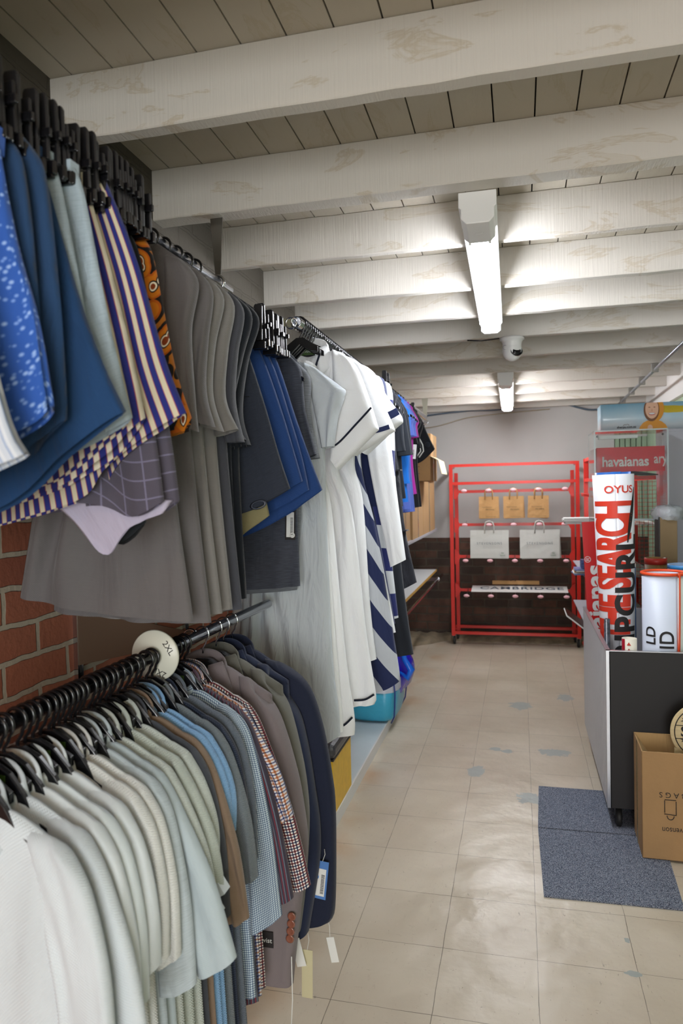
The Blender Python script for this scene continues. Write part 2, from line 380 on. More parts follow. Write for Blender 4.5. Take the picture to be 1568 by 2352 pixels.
def brick_material(name, axes, c1, c2, mortar, dirt, dcol, rough=.9, msize=.0075):
    m = bpy.data.materials.new(name); m.use_nodes = True; nt = m.node_tree; L = nt.links; b = nt.nodes['Principled BSDF']
    tc = N(nt, 'ShaderNodeTexCoord'); sp = N(nt, 'ShaderNodeSeparateXYZ'); L.new(tc.outputs['Object'], sp.inputs[0]); cb = N(nt, 'ShaderNodeCombineXYZ')
    L.new(sp.outputs[axes[0]], cb.inputs[0]); L.new(sp.outputs[axes[1]], cb.inputs[1])
    n = N(nt, 'ShaderNodeTexNoise'); n.inputs['Scale'].default_value = 9; n.inputs['Detail'].default_value = 5; L.new(tc.outputs['Object'], n.inputs['Vector'])
    mixv = N(nt, 'ShaderNodeMixRGB', blend_type='ADD'); mixv.inputs[0].default_value = .022; L.new(cb.outputs[0], mixv.inputs[1]); L.new(n.outputs['Color'], mixv.inputs[2])
    bt = N(nt, 'ShaderNodeTexBrick'); L.new(mixv.outputs[0], bt.inputs['Vector']); bt.inputs['Scale'].default_value = 1
    bt.inputs['Brick Width'].default_value = .235; bt.inputs['Row Height'].default_value = .083; bt.inputs['Mortar Size'].default_value = msize; bt.inputs['Mortar Smooth'].default_value = .25
    bt.inputs['Color1'].default_value = lin(c1); bt.inputs['Color2'].default_value = lin(c2); bt.inputs['Mortar'].default_value = lin(mortar); bt.inputs['Bias'].default_value = -.1
    n2 = N(nt, 'ShaderNodeTexNoise'); n2.inputs['Scale'].default_value = 5; n2.inputs['Detail'].default_value = 8; n2.inputs['Roughness'].default_value = .7; L.new(tc.outputs['Object'], n2.inputs['Vector'])
    mx = N(nt, 'ShaderNodeMixRGB'); L.new(ramp(nt, n2.outputs['Fac'], [(.5-dirt*.35, (dirt, dirt, dirt, 1)), (.66, (0, 0, 0, 1))], 'LINEAR'), mx.inputs[0]); L.new(bt.outputs['Color'], mx.inputs[1]); mx.inputs[2].default_value = lin(dcol)
    L.new(mx.outputs[0], b.inputs['Base Color']); b.inputs['Roughness'].default_value = rough
    n3 = N(nt, 'ShaderNodeTexNoise'); n3.inputs['Scale'].default_value = 70; n3.inputs['Detail'].default_value = 5; L.new(tc.outputs['Object'], n3.inputs['Vector'])
    b1 = N(nt, 'ShaderNodeBump'); b1.invert = True; b1.inputs['Strength'].default_value = .9; b1.inputs['Distance'].default_value = .008; L.new(bt.outputs['Fac'], b1.inputs['Height'])
    b2 = N(nt, 'ShaderNodeBump'); b2.inputs['Strength'].default_value = .5; b2.inputs['Distance'].default_value = .004; L.new(n3.outputs['Fac'], b2.inputs['Height']); L.new(b1.outputs[0], b2.inputs['Normal'])
    L.new(b2.outputs[0], b.inputs['Normal']); return m

def painted_wood(name, col, stain, amount, boards=False):
    m = bpy.data.materials.new(name); m.use_nodes = True; nt = m.node_tree; L = nt.links; b = nt.nodes['Principled BSDF']
    tc = N(nt, 'ShaderNodeTexCoord'); b.inputs['Roughness'].default_value = .6; b.inputs['Specular IOR Level'].default_value = .35
    n = N(nt, 'ShaderNodeTexNoise'); n.inputs['Scale'].default_value = 2.2; n.inputs['Detail'].default_value = 7; n.inputs['Roughness'].default_value = .6; n.inputs['Distortion'].default_value = 1.2
    mp = N(nt, 'ShaderNodeMapping'); mp.inputs['Scale'].default_value = (1, 1, 4) if not boards else (4, 1, 1); L.new(tc.outputs['Object'], mp.inputs[0]); L.new(mp.outputs[0], n.inputs['Vector'])
    mx = N(nt, 'ShaderNodeMixRGB'); mx.inputs[1].default_value = lin(col); mx.inputs[2].default_value = lin(stain)
    L.new(ramp(nt, n.outputs['Fac'], [(.57, (0, 0, 0, 1)), (.60, (amount,)*3+(1,)), (.62, (amount*.25,)*3+(1,)), (.72, (amount*.5,)*3+(1,))], 'LINEAR'), mx.inputs[0])
    out = mx.outputs[0]
    w = N(nt, 'ShaderNodeTexNoise'); w.inputs['Scale'].default_value = 1; w.inputs['Detail'].default_value = 4
    mq = N(nt, 'ShaderNodeMapping'); mq.inputs['Scale'].default_value = (160, 30, 6) if not boards else (40, 5, 20); mq.inputs['Rotation'].default_value = (0, .35 if not boards else 0, 0); L.new(tc.outputs['Object'], mq.inputs[0]); L.new(mq.outputs[0], w.inputs['Vector'])
    bp = N(nt, 'ShaderNodeBump'); bp.inputs['Strength'].default_value = .35; bp.inputs['Distance'].default_value = .004; L.new(w.outputs['Fac'], bp.inputs['Height']); L.new(bp.outputs[0], b.inputs['Normal'])
    L.new(out, b.inputs['Base Color']); return m

M = {}
M['floor'] = floor_material()
M['brick'] = brick_material('red_brick', (1, 2), '#ad664b', '#8e4f3b', '#b8ae9b', .2, '#75503f')
M['brickdark'] = brick_material('sooty_brick', (0, 2), '#634537', '#3b322c', '#544b3f', .9, '#292624')
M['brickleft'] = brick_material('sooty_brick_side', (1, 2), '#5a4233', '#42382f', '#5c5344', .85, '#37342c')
def top_dirt(m):
    nt = m.node_tree; b = nt.nodes['Principled BSDF']; src = b.inputs['Base Color'].links[0].from_socket; tc = N(nt, 'ShaderNodeTexCoord'); sp = N(nt, 'ShaderNodeSeparateXYZ'); nt.links.new(tc.outputs['Object'], sp.inputs[0])
    n = N(nt, 'ShaderNodeTexNoise'); n.inputs['Scale'].default_value = 4; n.inputs['Detail'].default_value = 6; nt.links.new(tc.outputs['Object'], n.inputs['Vector'])
    f = ramp(nt, mth(nt, 'ADD', sp.outputs[2], mth(nt, 'MULTIPLY', n.outputs['Fac'], .9)), [(0, (0, 0, 0, 1)), (1, (0, 0, 0, 1))], 'LINEAR')
    g = mth(nt, 'GREATER_THAN', mth(nt, 'ADD', sp.outputs[2], mth(nt, 'MULTIPLY', n.outputs['Fac'], .6)), 2.33)
    mx = N(nt, 'ShaderNodeMixRGB'); nt.links.new(g, mx.inputs[0]); nt.links.new(src, mx.inputs[1]); mx.inputs[2].default_value = lin('#4a443b'); nt.links.new(mx.outputs[0], b.inputs['Base Color'])
top_dirt(M['brick']); top_dirt(M['brickleft'])
M['plaster'] = mat('plaster', '#b9b7b5', .8, bump=.15, bscale=12, var=.08, vscale=2)
M['beam'] = painted_wood('painted_joist', '#c5c0b8', '#a3906c', .45)
M['board'] = painted_wood('painted_board', '#b2aa9c', '#9c8a68', .3, True)
M['gap'] = mat('dark_gap', '#1d1815', .9)
M['white'] = mat('white_enamel', '#dcdcda', .35)
M['red'] = mat('red_enamel', '#c81c0a', .35, coat=.15)
M['chrome'] = mat('chrome', '#c9ccd2', .13, metal=1)
M['steel'] = mat('brushed_steel', '#86837e', .38, metal=1)
M['bronze'] = mat('bronze_plate', '#6b5a4a', .45, metal=.6)
M['black'] = mat('black_plastic', '#101013', .22, spec=.6)
M['blackm'] = mat('matt_black', '#1b1a1c', .55)
M['rubber'] = mat('black_rubber', '#141414', .6)
M['card'] = mat('cardboard', '#a58259', .85, bump=.15, bscale=40, var=.08, vscale=6)
M['cardin'] = mat('cardboard_inside', '#b08f60', .88, bump=.3, bscale=1, bstretch=(150, 150, 4))
M['ink'] = mat('black_ink', '#1b1718', .7)
M['paperw'] = mat('white_paper', '#d6d7d4', .7)
M['kraft'] = mat('kraft_paper', '#b58c5a', .8, bump=.3, bscale=25, var=.08, vscale=8)
M['pink'] = mat('pink_ticket', '#e9b4bd', .5)
M['tapem'] = mat('packing_tape', '#8d7f5c', .2)
M['grey'] = mat('grey_laminate', '#9d9ea6', .45)
M['greylt'] = mat('corrugated_grey', '#c4c5c9', .4)
M['alu'] = mat('aluminium_edge', '#b8bac0', .3, metal=.9)
M['acrylic'] = mat('clear_acrylic', '#f4f8f8', .03, trans=1.0, ior=1.12)
M['acredge'] = mat('acrylic_edge', '#c9d6d6', .2, alpha=.55)
M['greenwall'] = mat('pale_green_board', '#9db297', .6, bump=.2, bscale=3, bstretch=(8, 8, 1), var=.25, vscale=3)
M['bluemat'] = None

# ================================================================ the room
def struct(name, mb, m, parent=None):
    o = mb.build(name, m, parent)
    if parent is None: o['kind'] = 'structure'
    return o
X0, X1, Y0, Y1 = -1.15, 1.2, -3.0, 7.45
ZC = lambda y: 2.637-.0212*y
ZB = lambda y: 2.475-.0212*y
struct('floor', MB().b2((X0-.05, Y0, -.1), (X1+.05, Y1, 0)), M['floor'])
struct('wall_left', MB().b2((X0-.15, Y0, 0), (X0, 4.6, 2.75)), M['brick'])
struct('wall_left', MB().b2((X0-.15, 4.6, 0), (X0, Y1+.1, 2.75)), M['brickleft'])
struct('wall_back', MB().b2((X0, Y1, 1.03), (.9, Y1+.12, 2.75)), M['plaster'])
struct('wall_back', MB().b2((X0, Y1-.01, 0), (X1, Y1+.12, 1.03)), M['brickdark'])
bk = MB().b2((.895, Y1+.055, 1.0), (X1+.02, Y1+.1, 2.3))
for k in range(6): bk.b2((.905+k*.05, Y1+.01, 1.03), (.945+k*.05, Y1+.05, 2.3))
struct('wall_back', bk, M['greenwall'])
struct('trim_1', MB().b2((.9, Y1, 2.0), (X1, Y1+.1, 2.6)), M['plaster'])
struct('wall_right', MB().b2((X1, Y0, 0), (X1+.12, Y1+.1, 2.22)), M['greenwall'])
struct('trim_2', MB().b2((X1-.02, Y0, 2.22), (X1+.12, Y1, 2.47)), M['white'])
struct('trim_3', MB().b2((X1-.035, Y0, 2.19), (X1+.01, Y1, 2.225)), M['white'])
# boarded ceiling: each board its own strip of the same ceiling, a dark gap between boards
cb = MB(); x = -.63-5*.1145
while x < X1+.1:
    a, b_ = x+.0022, x+.1145-.0022
    cb.add([(a, Y0, ZC(Y0)), (b_, Y0, ZC(Y0)), (b_, Y1, ZC(Y1)), (a, Y1, ZC(Y1)), (a, Y0, ZC(Y0)+.02), (b_, Y0, ZC(Y0)+.02), (b_, Y1, ZC(Y1)+.02), (a, Y1, ZC(Y1)+.02)],
           [(0, 3, 2, 1), (4, 5, 6, 7), (0, 1, 5, 4), (2, 3, 7, 6), (1, 2, 6, 5), (3, 0, 4, 7)])
    x += .1145
struct('ceiling', cb, M['board'])
struct('ceiling', MB().add([(X0-.1, Y0, ZC(Y0)+.021), (X1+.2, Y0, ZC(Y0)+.021), (X1+.2, Y1+.1, ZC(Y1)+.021), (X0-.1, Y1+.1, ZC(Y1)+.021), (X0-.1, Y0, ZC(Y0)+.06), (X1+.2, Y0, ZC(Y0)+.06), (X1+.2, Y1+.1, ZC(Y1)+.06), (X0-.1, Y1+.1, ZC(Y1)+.06)],
                           [(0, 3, 2, 1), (4, 5, 6, 7), (0, 1, 5, 4), (2, 3, 7, 6), (1, 2, 6, 5), (3, 0, 4, 7)]), M['gap'])
joists = [(-2.55, .05), (-2.02, .05), (-1.5, .05), (-.97, .05), (-.45, .05), (.08, .05), (.6, .05), (1.14, .05), (1.685, .045), (2.233, .07), (2.705, .032), (3.257, .045), (3.74, .045), (4.26, .045), (4.80, .045), (5.36, .045), (5.90, .045), (6.42, .045), (6.94, .045), (7.40, .045)]
for i, (yf, w) in enumerate(joists):
    yn = yf-w; rr = random.Random(i); xa = X0-.02+(rr.uniform(0, .02)); mb = MB(); n = 24; vs = []
    for k in range(n+1):
        xx = xa+(X1+.02-xa)*k/n; j = rr.uniform(-.0015, .0015); j2 = rr.uniform(-.0015, .0015)
        vs += [(xx, yn+j2, ZC(yn)), (xx, yn+j2, ZB(yn)+j), (xx, yf, ZB(yf)+j), (xx, yf, ZC(yf))]
    fs = [(k*4+q, k*4+(q+1) % 4, k*4+4+(q+1) % 4, k*4+4+q) for k in range(n) for q in range(4)]+[(0, 1, 2, 3), (n*4+3, n*4+2, n*4+1, n*4)]
    mb.add(vs, fs); o = struct('trim_%d' % (10+i), mb, M['beam'])
    bv = o.modifiers.new('b', 'BEVEL'); bv.width = .003; bv.segments = 1; bv.limit_method = 'ANGLE'
# broken concrete ledge along the foot of the back wall
def ledge():
    rr = random.Random(5); n = 60; vs = []; fs = []
    for k in range(n+1):
        xx = X0+.0+(X1-X0)*k/n; near = 7.24-.42*max(0, 1-(k/n)*5.5)+rr.uniform(-.025, .02)
        hh = .03+rr.uniform(-.008, .012)
        vs += [(xx, near, 0), (xx+.004, near+.03, hh), (xx, (near+Y1)/2, hh+rr.uniform(0, .012)), (xx, Y1-.01, hh+.015)]
    for k in range(n):
        for q in range(3): fs.append((k*4+q, k*4+4+q, k*4+5+q, k*4+q+1))
    return MB().add(vs, fs, True)
struct('trim_4', ledge(), mat('broken_concrete', '#8d7f68', .9, bump=.6, bscale=25, var=.45, vscale=9))

# ================================================================ ceiling fittings
def ceiling_light(label, x, y0, y1, strength, x1=None, warm='#ffffff', capn=.17, w=.112):
    x1 = x if x1 is None else x1; L_ = math.hypot(y1-y0, x1-x); t = thing('ceiling_light', label, 'light', (x, y0, ZB(y0)), 'strip lights under the joists', 0)
    t.rotation_euler = (math.atan(-.0212), 0, -math.atan2(x1-x, y1-y0))
    MB().prism([(-w/2, 0), (w/2, 0), (w/2, -.035), (w/2-.006, -.04), (-w/2+.006, -.04), (-w/2, -.035)], 0, L_).build('body', M['white'], t)
    d = w/2-.014
    em = mat('lit_diffuser', '#ffffff', .4, emis=strength, ecol=warm)
    MB().prism([(-d, -.03), (-d-.004, -.055), (-d+.006, -.082), (-d+.022, -.09), (d-.022, -.09), (d-.006, -.082), (d+.004, -.055), (d, -.03)], capn-.01, L_-.03).build('diffuser', em, t)
    c = MB().prism([(-w/2-.001, 0), (w/2+.001, 0), (w/2+.001, -.045), (d+.008, -.05), (d+.008, -.08), (d-.008, -.096), (-d+.008, -.096), (-d-.008, -.08), (-d-.008, -.05), (-w/2-.001, -.045)], -.002, capn).build('end_cap', M['white'], t, bevel=.003)
    MB().lathe([(.0115, -.0975), (.0135, -.0985), (.0155, -.0975)], (0, capn*.45, 0), 24).build('knockout_ring', M['white'], c)
    for s in (-1, 1): MB().b2((s*.032-.004, capn, -.097), (s*.032+.004, capn+.012, -.088)).build('clip', M['white'], t)
    MB().prism([(-w/2, 0), (w/2, 0), (w/2, -.045), (d+.006, -.05), (d+.006, -.08), (d-.01, -.094), (-d+.01, -.094), (-d-.006, -.08), (-d-.006, -.05), (-w/2, -.045)], L_-.03, L_).build('end_cap', M['white'], t, bevel=.002)
    return t
ceiling_light('long white strip light, lit, nearest under the ceiling joists', -.112, 2.235, 3.72, LAMP_A, -.128, '#f4f8ff')
ceiling_light('short-looking white strip light, lit, farther off near the back wall', -.088, 5.33, 6.85, LAMP_B, -.1, '#fbfbff')
ceiling_light('white strip light behind the photographer', .35, -2.0, -.6, LAMP_C, .35, '#ffcb96')
# dome camera
t = thing('security_camera', 'white dome security camera screwed under a joist by the strip light', 'camera', (-.03, 4.24, ZB(4.24)))
MB().lathe([(0, 0), (.068, 0), (.069, -.012), (.06, -.017), (.054, -.03), (.053, -.055)], (0, 0, 0), 36).build('base', M['white'], t)
MB().lathe([(.053, -.05), (.056, -.075), (.05, -.1), (.036, -.12), (.016, -.131), (0, -.134)], (0, 0, 0), 36).build('dome', M['white'], t)
e = MB().lathe([(0, -.002), (.022, -.002), (.024, 0), (.026, .012), (.034, .014), (.036, .002)], (0, 0, 0), 28, 'y').build('lens_window', M['black'], t)
e.location = (.026, -.044, -.078); e.rotation_euler = (-.5, 0, .5)
for dx in (-.01, .01): MB().lathe([(0, -.004), (.005, -.004), (.005, 0)], (dx, -.001, .012), 14, 'y').build('lamp', M['chrome'], e)
MB().lathe([(.011, -.0012), (.0135, -.0012), (.0135, 0)], (0, 0, 0), 20, 'y').build('logo_ring', M['grey'], t).location = (-.038, -.041, -.06)
for s in (-1, 1): MB().cyl((s*.058, 0, -.012), (s*.058, 0, -.018), .004, 10).build('screw', M['steel'], t)
tag(MB().tube([(-.10, 4.22, ZB(4.2)-.004), (-.2, 4.21, ZB(4.2)-.012), (-.28, 4.2, ZB(4.2)-.006)], .004, 6).build('camera_cable', M['black']), 'short dark cable stub under the joist left of the dome camera', 'cable')
# conduit
cz = lambda y: ZB(y)-.022
t = thing('conduit_pipe', 'grey metal conduit pipe running along under the joists at the right', 'pipe', (0, 0, 0))
MB().tube([(.93, 3.4, cz(3.4)-.02), (.915, 5, cz(5)-.02), (.90, 7.3, cz(7.3)-.02)], .011, 12).build('pipe', mat('galvanised', '#8f949b', .35, metal=.8), t)
for yy in (4.26, 5.36, 5.9, 6.42, 6.94): MB().b2((.89, yy-.04, cz(yy)-.036), (.935, yy-.01, cz(yy)+.02)).build('saddle_clip', M['steel'], t)
cbl = [(-1.1, 2.27), (-.911, 2.287), (-.505, 2.318), (-.25, 2.312), (-.056, 2.322), (.2, 2.33), (.434, 2.334), (.56, 2.30), (.66, 2.272), (.756, 2.271), (.9, 2.29)]
tag(MB().tube([(p[0], 7.38+.0*i, p[1]) for i, p in enumerate([tuple(q) for q in resamp(cbl, 50)])], .009, 8).build('wall_cable', mat('grey_blue_cable', '#4d5a68', .5)), 'dark grey cable sagging along the top of the back wall', 'cable')
tag(MB().tube([(q[0], 7.41, q[1]) for q in resamp([(-1.05, 2.16), (-.8, 2.18), (-.5, 2.25), (-.1, 2.28), (.3, 2.30)], 30)], .005, 6).build('thin_cable', mat('beige_cable', '#a59a84', .6)), 'thin beige cable drooping on the back wall under the dark one', 'cable')

# ================================================================ hanging rails
def rail(label, x, z, y0, y1, r=.0145, hollow=False):
    t = thing('hanging_rail', label, 'rail', (x, y0, z)); L_ = y1-y0
    prof = [(r, 0), (r, L_), (r*.82, L_), (r*.82, L_-.05), (0, L_-.05)] if not hollow else [(0, .06), (r*.82, .06), (r*.82, 0), (r, 0), (r, L_), (0, L_)]
    MB().lathe(prof, (0, 0, 0), 24, 'y').build('tube', M['chrome'], t); return t
r1 = rail('upper chrome clothes rail carrying shorts and grey T-shirts, nearest overhead', -.8, 2.113, -.6, 1.94)
r2 = rail('short upper chrome rail behind the blue shorts, ending beside the collared dress', -.8, 2.05, 1.72, 2.42)
r3 = rail('upper rail packed with black hooks, open pipe end facing the viewer', -.7, 2.087, 2.26, 5.55, .019, True)
r4 = rail('lower chrome clothes rail carrying shirts and blazers in front of the brick wall', -.8, 1.171, -.6, 2.2)
r5 = rail('low chrome rail under the front of the white shelf at the far left', -.74, .705, 4.1, 6.95, .013)
def strap(y, z, ztop, label, m):
    t = thing('rail_strap', label, 'bracket', (-.8, y, z))
    MB().prism([(-.012, .02), (.008, .02), (.022, ztop-z), (-.034, ztop-z)], -.002, .002).build('plate', m, t)
    mb = MB(); mb.tube([(0+.019*math.cos(a), 0, .0+.019*math.sin(a)) for a in [i*2*PI/20 for i in range(21)]], .004, 8, False); mb.build('ring', M['chrome'], t)
    return t
t = thing('rail_strap', 'dark metal strap hanging the near upper rail from the second joist', 'bracket', (-.8, 1.86, 2.113))
MB().add([(-.006, 0, .02), (.010, 0, .02), (-.125, .345, ZB(2.2)-2.11), (-.168, .345, ZB(2.2)-2.11), (-.006, .004, .02), (.010, .004, .02), (-.125, .349, ZB(2.2)-2.11), (-.168, .349, ZB(2.2)-2.11)], [(0, 1, 2, 3), (7, 6, 5, 4), (0, 4, 5, 1), (1, 5, 6, 2), (2, 6, 7, 3), (3, 7, 4, 0)]).build('plate', M['steel'], t)
MB().tube([(.019*math.cos(a), 0, .019*math.sin(a)) for a in [i*2*PI/20 for i in range(21)]], .004, 8, False).build('ring', M['chrome'], t)
s_ = strap(6.40, 2.13, ZB(6.40)+.0, 'pale metal strap hanging from the ceiling by the back wall', mat('pale_strap', '#9c9a8c', .5, metal=.4))
MB().tube([(-.02, -.75, -.02), (0, -.3, -.005), (0, 0, 0)], .011, 10).build('rail_end', M['chrome'], s_)
def wall_bracket(y, z, x1, label, m, name='rail_bracket', h=.03, w=.004):
    t = thing(name, label, 'bracket', (X0, y, z)); d = x1-X0
    MB().prism([(0, h*1.3), (d, .012), (d, -.012), (0, -h*1.6)], -w/2, w/2).build('plate', m, t)
    MB().tube([(d+.018*math.cos(a), 0, .018*math.sin(a)) for a in [i*2*PI/16 for i in range(17)]], .0035, 8, False).build('ring', M['chrome'], t); return t
wall_bracket(2.27, 2.087, -.72, 'pale tapered bracket holding the open end of the packed rail', mat('pale_bracket', '#8d8a72', .5, metal=.3), h=.055)
t = wall_bracket(1.665, 1.171, -.815, 'brown metal plate bracket on the brick wall behind the size ring', M['bronze'], h=.055)
for yy, lab in ((1.672, 'tall chrome slotted upright fixed to the brick wall behind the shirts'), (2.3, 'slotted upright on the brick wall behind the blazers, half hidden')):
    t = thing('slotted_upright', lab, 'upright', (X0, yy, 0))
    mb = MB().b2((0, -.012, .25), (.012, .012, 1.32)); mb.build('channel', M['chrome'], t)
    sl = MB()
    for k in range(18): sl.b2((.0115, -.003, .35+k*.055), (.0125, .003, .372+k*.055))
    tag(sl.build('slots', M['blackm'], t), kind='stuff')
for yy in (4.3, 6.6): wall_bracket(yy, .705, -.745, 'chrome bracket %s of the low far rail' % ('at the near end' if yy < 5 else 'at the far end'), M['chrome'])
wall_bracket(.2, 1.171, -.8, 'chrome bracket at the near end of the lower rail', M['chrome'])
wall_bracket(.3, 2.113, -.8, 'chrome bracket at the near end of the upper rail', M['chrome'])

# low white shelf boards
t = thing('floor_shelf', 'long white laminate board lying low along the floor under the dresses', 'shelf', (0, 0, 0))
MB().b2((X0, 2.2, .045), (-.84, 4.75, .063)).build('board', mat('white_laminate', '#c9d4d8', .3, var=.06, vscale=8), t, bevel=.001)
MB().b2((-.84, 2.2, .0), (-.832, 4.75, .0635)).build('edge_strip', M['paperw'], t)
MB().b2((X0, 2.3, 0), (-.86, 4.7, .045)).build('plinth', M['grey'], t)
t = thing('wall_shelf', 'white shelf with a raw yellow edge on the far left wall above the low rail', 'shelf', (0, 0, 0))
MB().b2((X0, 4.2, .735), (-.80, 7.0, .752)).build('board', mat('shelf_white', '#c4c6c6', .35), t)
MB().b2((-.80, 4.2, .734), (-.795, 7.0, .753)).build('edge_strip', mat('raw_particle_edge', '#b48a3a', .8), t)
MB().b2((-1.14, 4.25, .6), (-.84, 4.4, .735)).build('bracket', M['grey'], t)
t = thing('wall_shelf', 'shelf high on the far left wall carrying the cardboard boxes', 'shelf', (0, 0, 0))
MB().b2((X0, 4.9, 1.128), (-.79, 7.1, 1.146)).build('board', M['grey'], t)
for yy in (5.2, 6.0, 6.9): MB().prism([(X0, 1.128), (-.80, 1.128), (-.80, 1.118), (X0, 1.03)], yy-.003, yy+.003).build('bracket', M['steel'], t)

# ================================================================ cardboard boxes at the far left
def carton(label, x0, x1, y0, y1, z0, z1, open_=False, group=None, marks=True):
    t = thing('cardboard_box', label, 'box', (x0, y0, z0), group); w, d, h = x1-x0, y1-y0, z1-z0; q = .004
    if open_:
        mb = MB().b2((0, 0, 0), (w, d, q)).b2((0, 0, 0), (w, q, h)).b2((0, d-q, 0), (w, d, h)).b2((0, 0, 0), (q, d, h)).b2((w-q, 0, 0), (w, d, h))
    else: mb = MB().b2((0, 0, 0), (w, d, h))
    b_ = mb.build('carton', M['card'], t, bevel=.003)
    if marks:
        lm = MB()
        for k in range(5): lm.b2((w*.62, -.0008, h*.30+k*.018), (w*.62+.07-.01*(k % 3), -.0002, h*.30+k*.018+.003))
        tag(lm.build('printed_lines', M['ink'], t), kind='stuff')
        MB().b2((w+.0002, d*.46, 0), (w+.0008, d*.54, h)).build('tape', M['tapem'], t)
    return t
carton('tall cardboard box on the high far-left shelf, nearest of the row', -1.12, -.815, 5.0, 5.45, 1.146, 1.58, group='boxes on the high shelf')
carton('cardboard box in the middle of the row on the high far-left shelf', -1.13, -.80, 5.47, 6.1, 1.146, 1.60, group='boxes on the high shelf')
carton('cardboard box at the back-wall end of the high shelf', -1.13, -.80, 6.12, 6.95, 1.146, 1.63, group='boxes on the high shelf')
t = carton('open cardboard box with a pale flap folded out towards the red rack', -1.1, -.69, 5.75, 6.2, 1.60, 1.80, True)
MB().add([(.41, 0, .2), (.41, .44, .2), (.475, .44, .165), (.5, .44, .055), (.5, 0, .055), (.475, 0, .165)], [(0, 1, 2, 5), (5, 2, 3, 4)]).build('flap', mat('pale_card', '#d9cba6', .8), t).modifiers.new('s', 'SOLIDIFY').thickness = .004
carton('tall cardboard box standing on end behind the open-flap box', -1.1, -.76, 6.4, 6.85, 1.63, 2.03)

# ================================================================ bags and stool on the floor shelf
def bag_blue():
    t = thing('shopping_bag', 'turquoise woven laundry bag with a white band, full, on the floor', 'bag', (-.93, 4.62, .063))
    rr = random.Random(3)
    def ring(z, w, d, n=40, j=.006): return [((abs(math.cos(a))**.45*math.copysign(1, math.cos(a)))*w/2+rr.uniform(-j, j), (abs(math.sin(a))**.45*math.copysign(1, math.sin(a)))*d/2+rr.uniform(-j, j), z) for a in [2*PI*k/n for k in range(n)]]
    def skin(name, levels, m, cap=True):
        vs = []; [vs.extend(ring(*l)) for l in levels]; n = 40
        fs = [(i*n+k, i*n+(k+1) % n, (i+1)*n+(k+1) % n, (i+1)*n+k) for i in range(len(levels)-1) for k in range(n)]
        if cap: fs.append(tuple(range(n))[::-1])
        o = MB().add(vs, fs, True).build(name, m, t); s = o.modifiers.new('s', 'SUBSURF'); s.levels = s.render_levels = 1; return o
    skin('bag_body', [(0, .26, .42), (.03, .30, .47), (.09, .32, .5), (.15, .33, .5), (.2, .33, .49)], mat('turquoise_woven', '#3aa3c4', .3, bump=.6, bscale=14))
    skin('white_band', [(.2, .332, .492), (.24, .335, .49), (.265, .33, .48)], mat('white_woven', '#b9bfca', .35, bump=.5, bscale=14), False)
    nv = mat('navy_piping', '#132a78', .5)
    for sx, sy in ((1, -1), (-1, -1), (1, 1)): MB().tube([(sx*.125, sy*.205, .004), (sx*.148, sy*.225, .05), (sx*.155, sy*.238, .12), (sx*.158, sy*.238, .2), (sx*.15, sy*.226, .265)], .0045, 8).build('piping', nv, t)
    return t
bag_blue()
def bag_violet():
    t = thing('plastic_bag', 'shiny violet-blue plastic bag stuffed into the turquoise bag', 'bag', (-.875, 4.70, .26)); rr = random.Random(9); t.scale = (1.1, 1.1, 1.02)
    vs = []; n = 36; lv = [(-.02, .13, .2), (.06, .145, .215), (.14, .125, .17), (.22, .095, .13), (.30, .06, .09), (.38, .04, .05), (.44, .03, .02)]
    for i, (z, w, d) in enumerate(lv):
        for k in range(n):
            a = 2*PI*k/n; f = 1+.16*math.sin(5*a+i*1.3)+rr.uniform(-.05, .05); vs.append((math.cos(a)*w*f+.012*i, math.sin(a)*d*f, z+.02*math.sin(3*a+i)))
    fs = [(i*n+k, i*n+(k+1) % n, (i+1)*n+(k+1) % n, (i+1)*n+k) for i in range(len(lv)-1) for k in range(n)]+[tuple(6*n+k for k in range(n))]
    o = MB().add(vs, fs, True).build('bag_body', mat('violet_plastic', '#2a1fb8', .12, bump=.9, bscale=9, coat=.6), t); s = o.modifiers.new('s', 'SUBSURF'); s.levels = s.render_levels = 1
    MB().tube([(.06, -.1, .33), (.11, -.13, .26), (.13, -.15, .18), (.17, -.16, .12), (.15, -.17, .07), (.1, -.15, .1)], [.006, .012, .016, .022, .018, .008], 8).build('handle', mat('blue_plastic', '#1765d8', .2, bump=.5, bscale=20), t)
    return t
bag_violet()
t = thing('stool', 'yellow box stool with a black padded lid under the white dresses', 'stool', (-1.0, 3.28, .063))
o = MB().b2((-.13, -.19, 0), (.165, .17, .26)).build('body', mat('yellow_panel', '#e0b400', .4, bump=.08, bscale=18, var=.12, vscale=30), t, bevel=.006)
o = MB().b2((-.145, -.205, .262), (.178, .185, .33)).build('cushion', mat('black_vinyl', '#3a3b40', .35, bump=.2, bscale=60), t, bevel=.022)
MB().b2((-.14, -.2, .255), (.172, .18, .265)).build('lid_edge', M['blackm'], t)

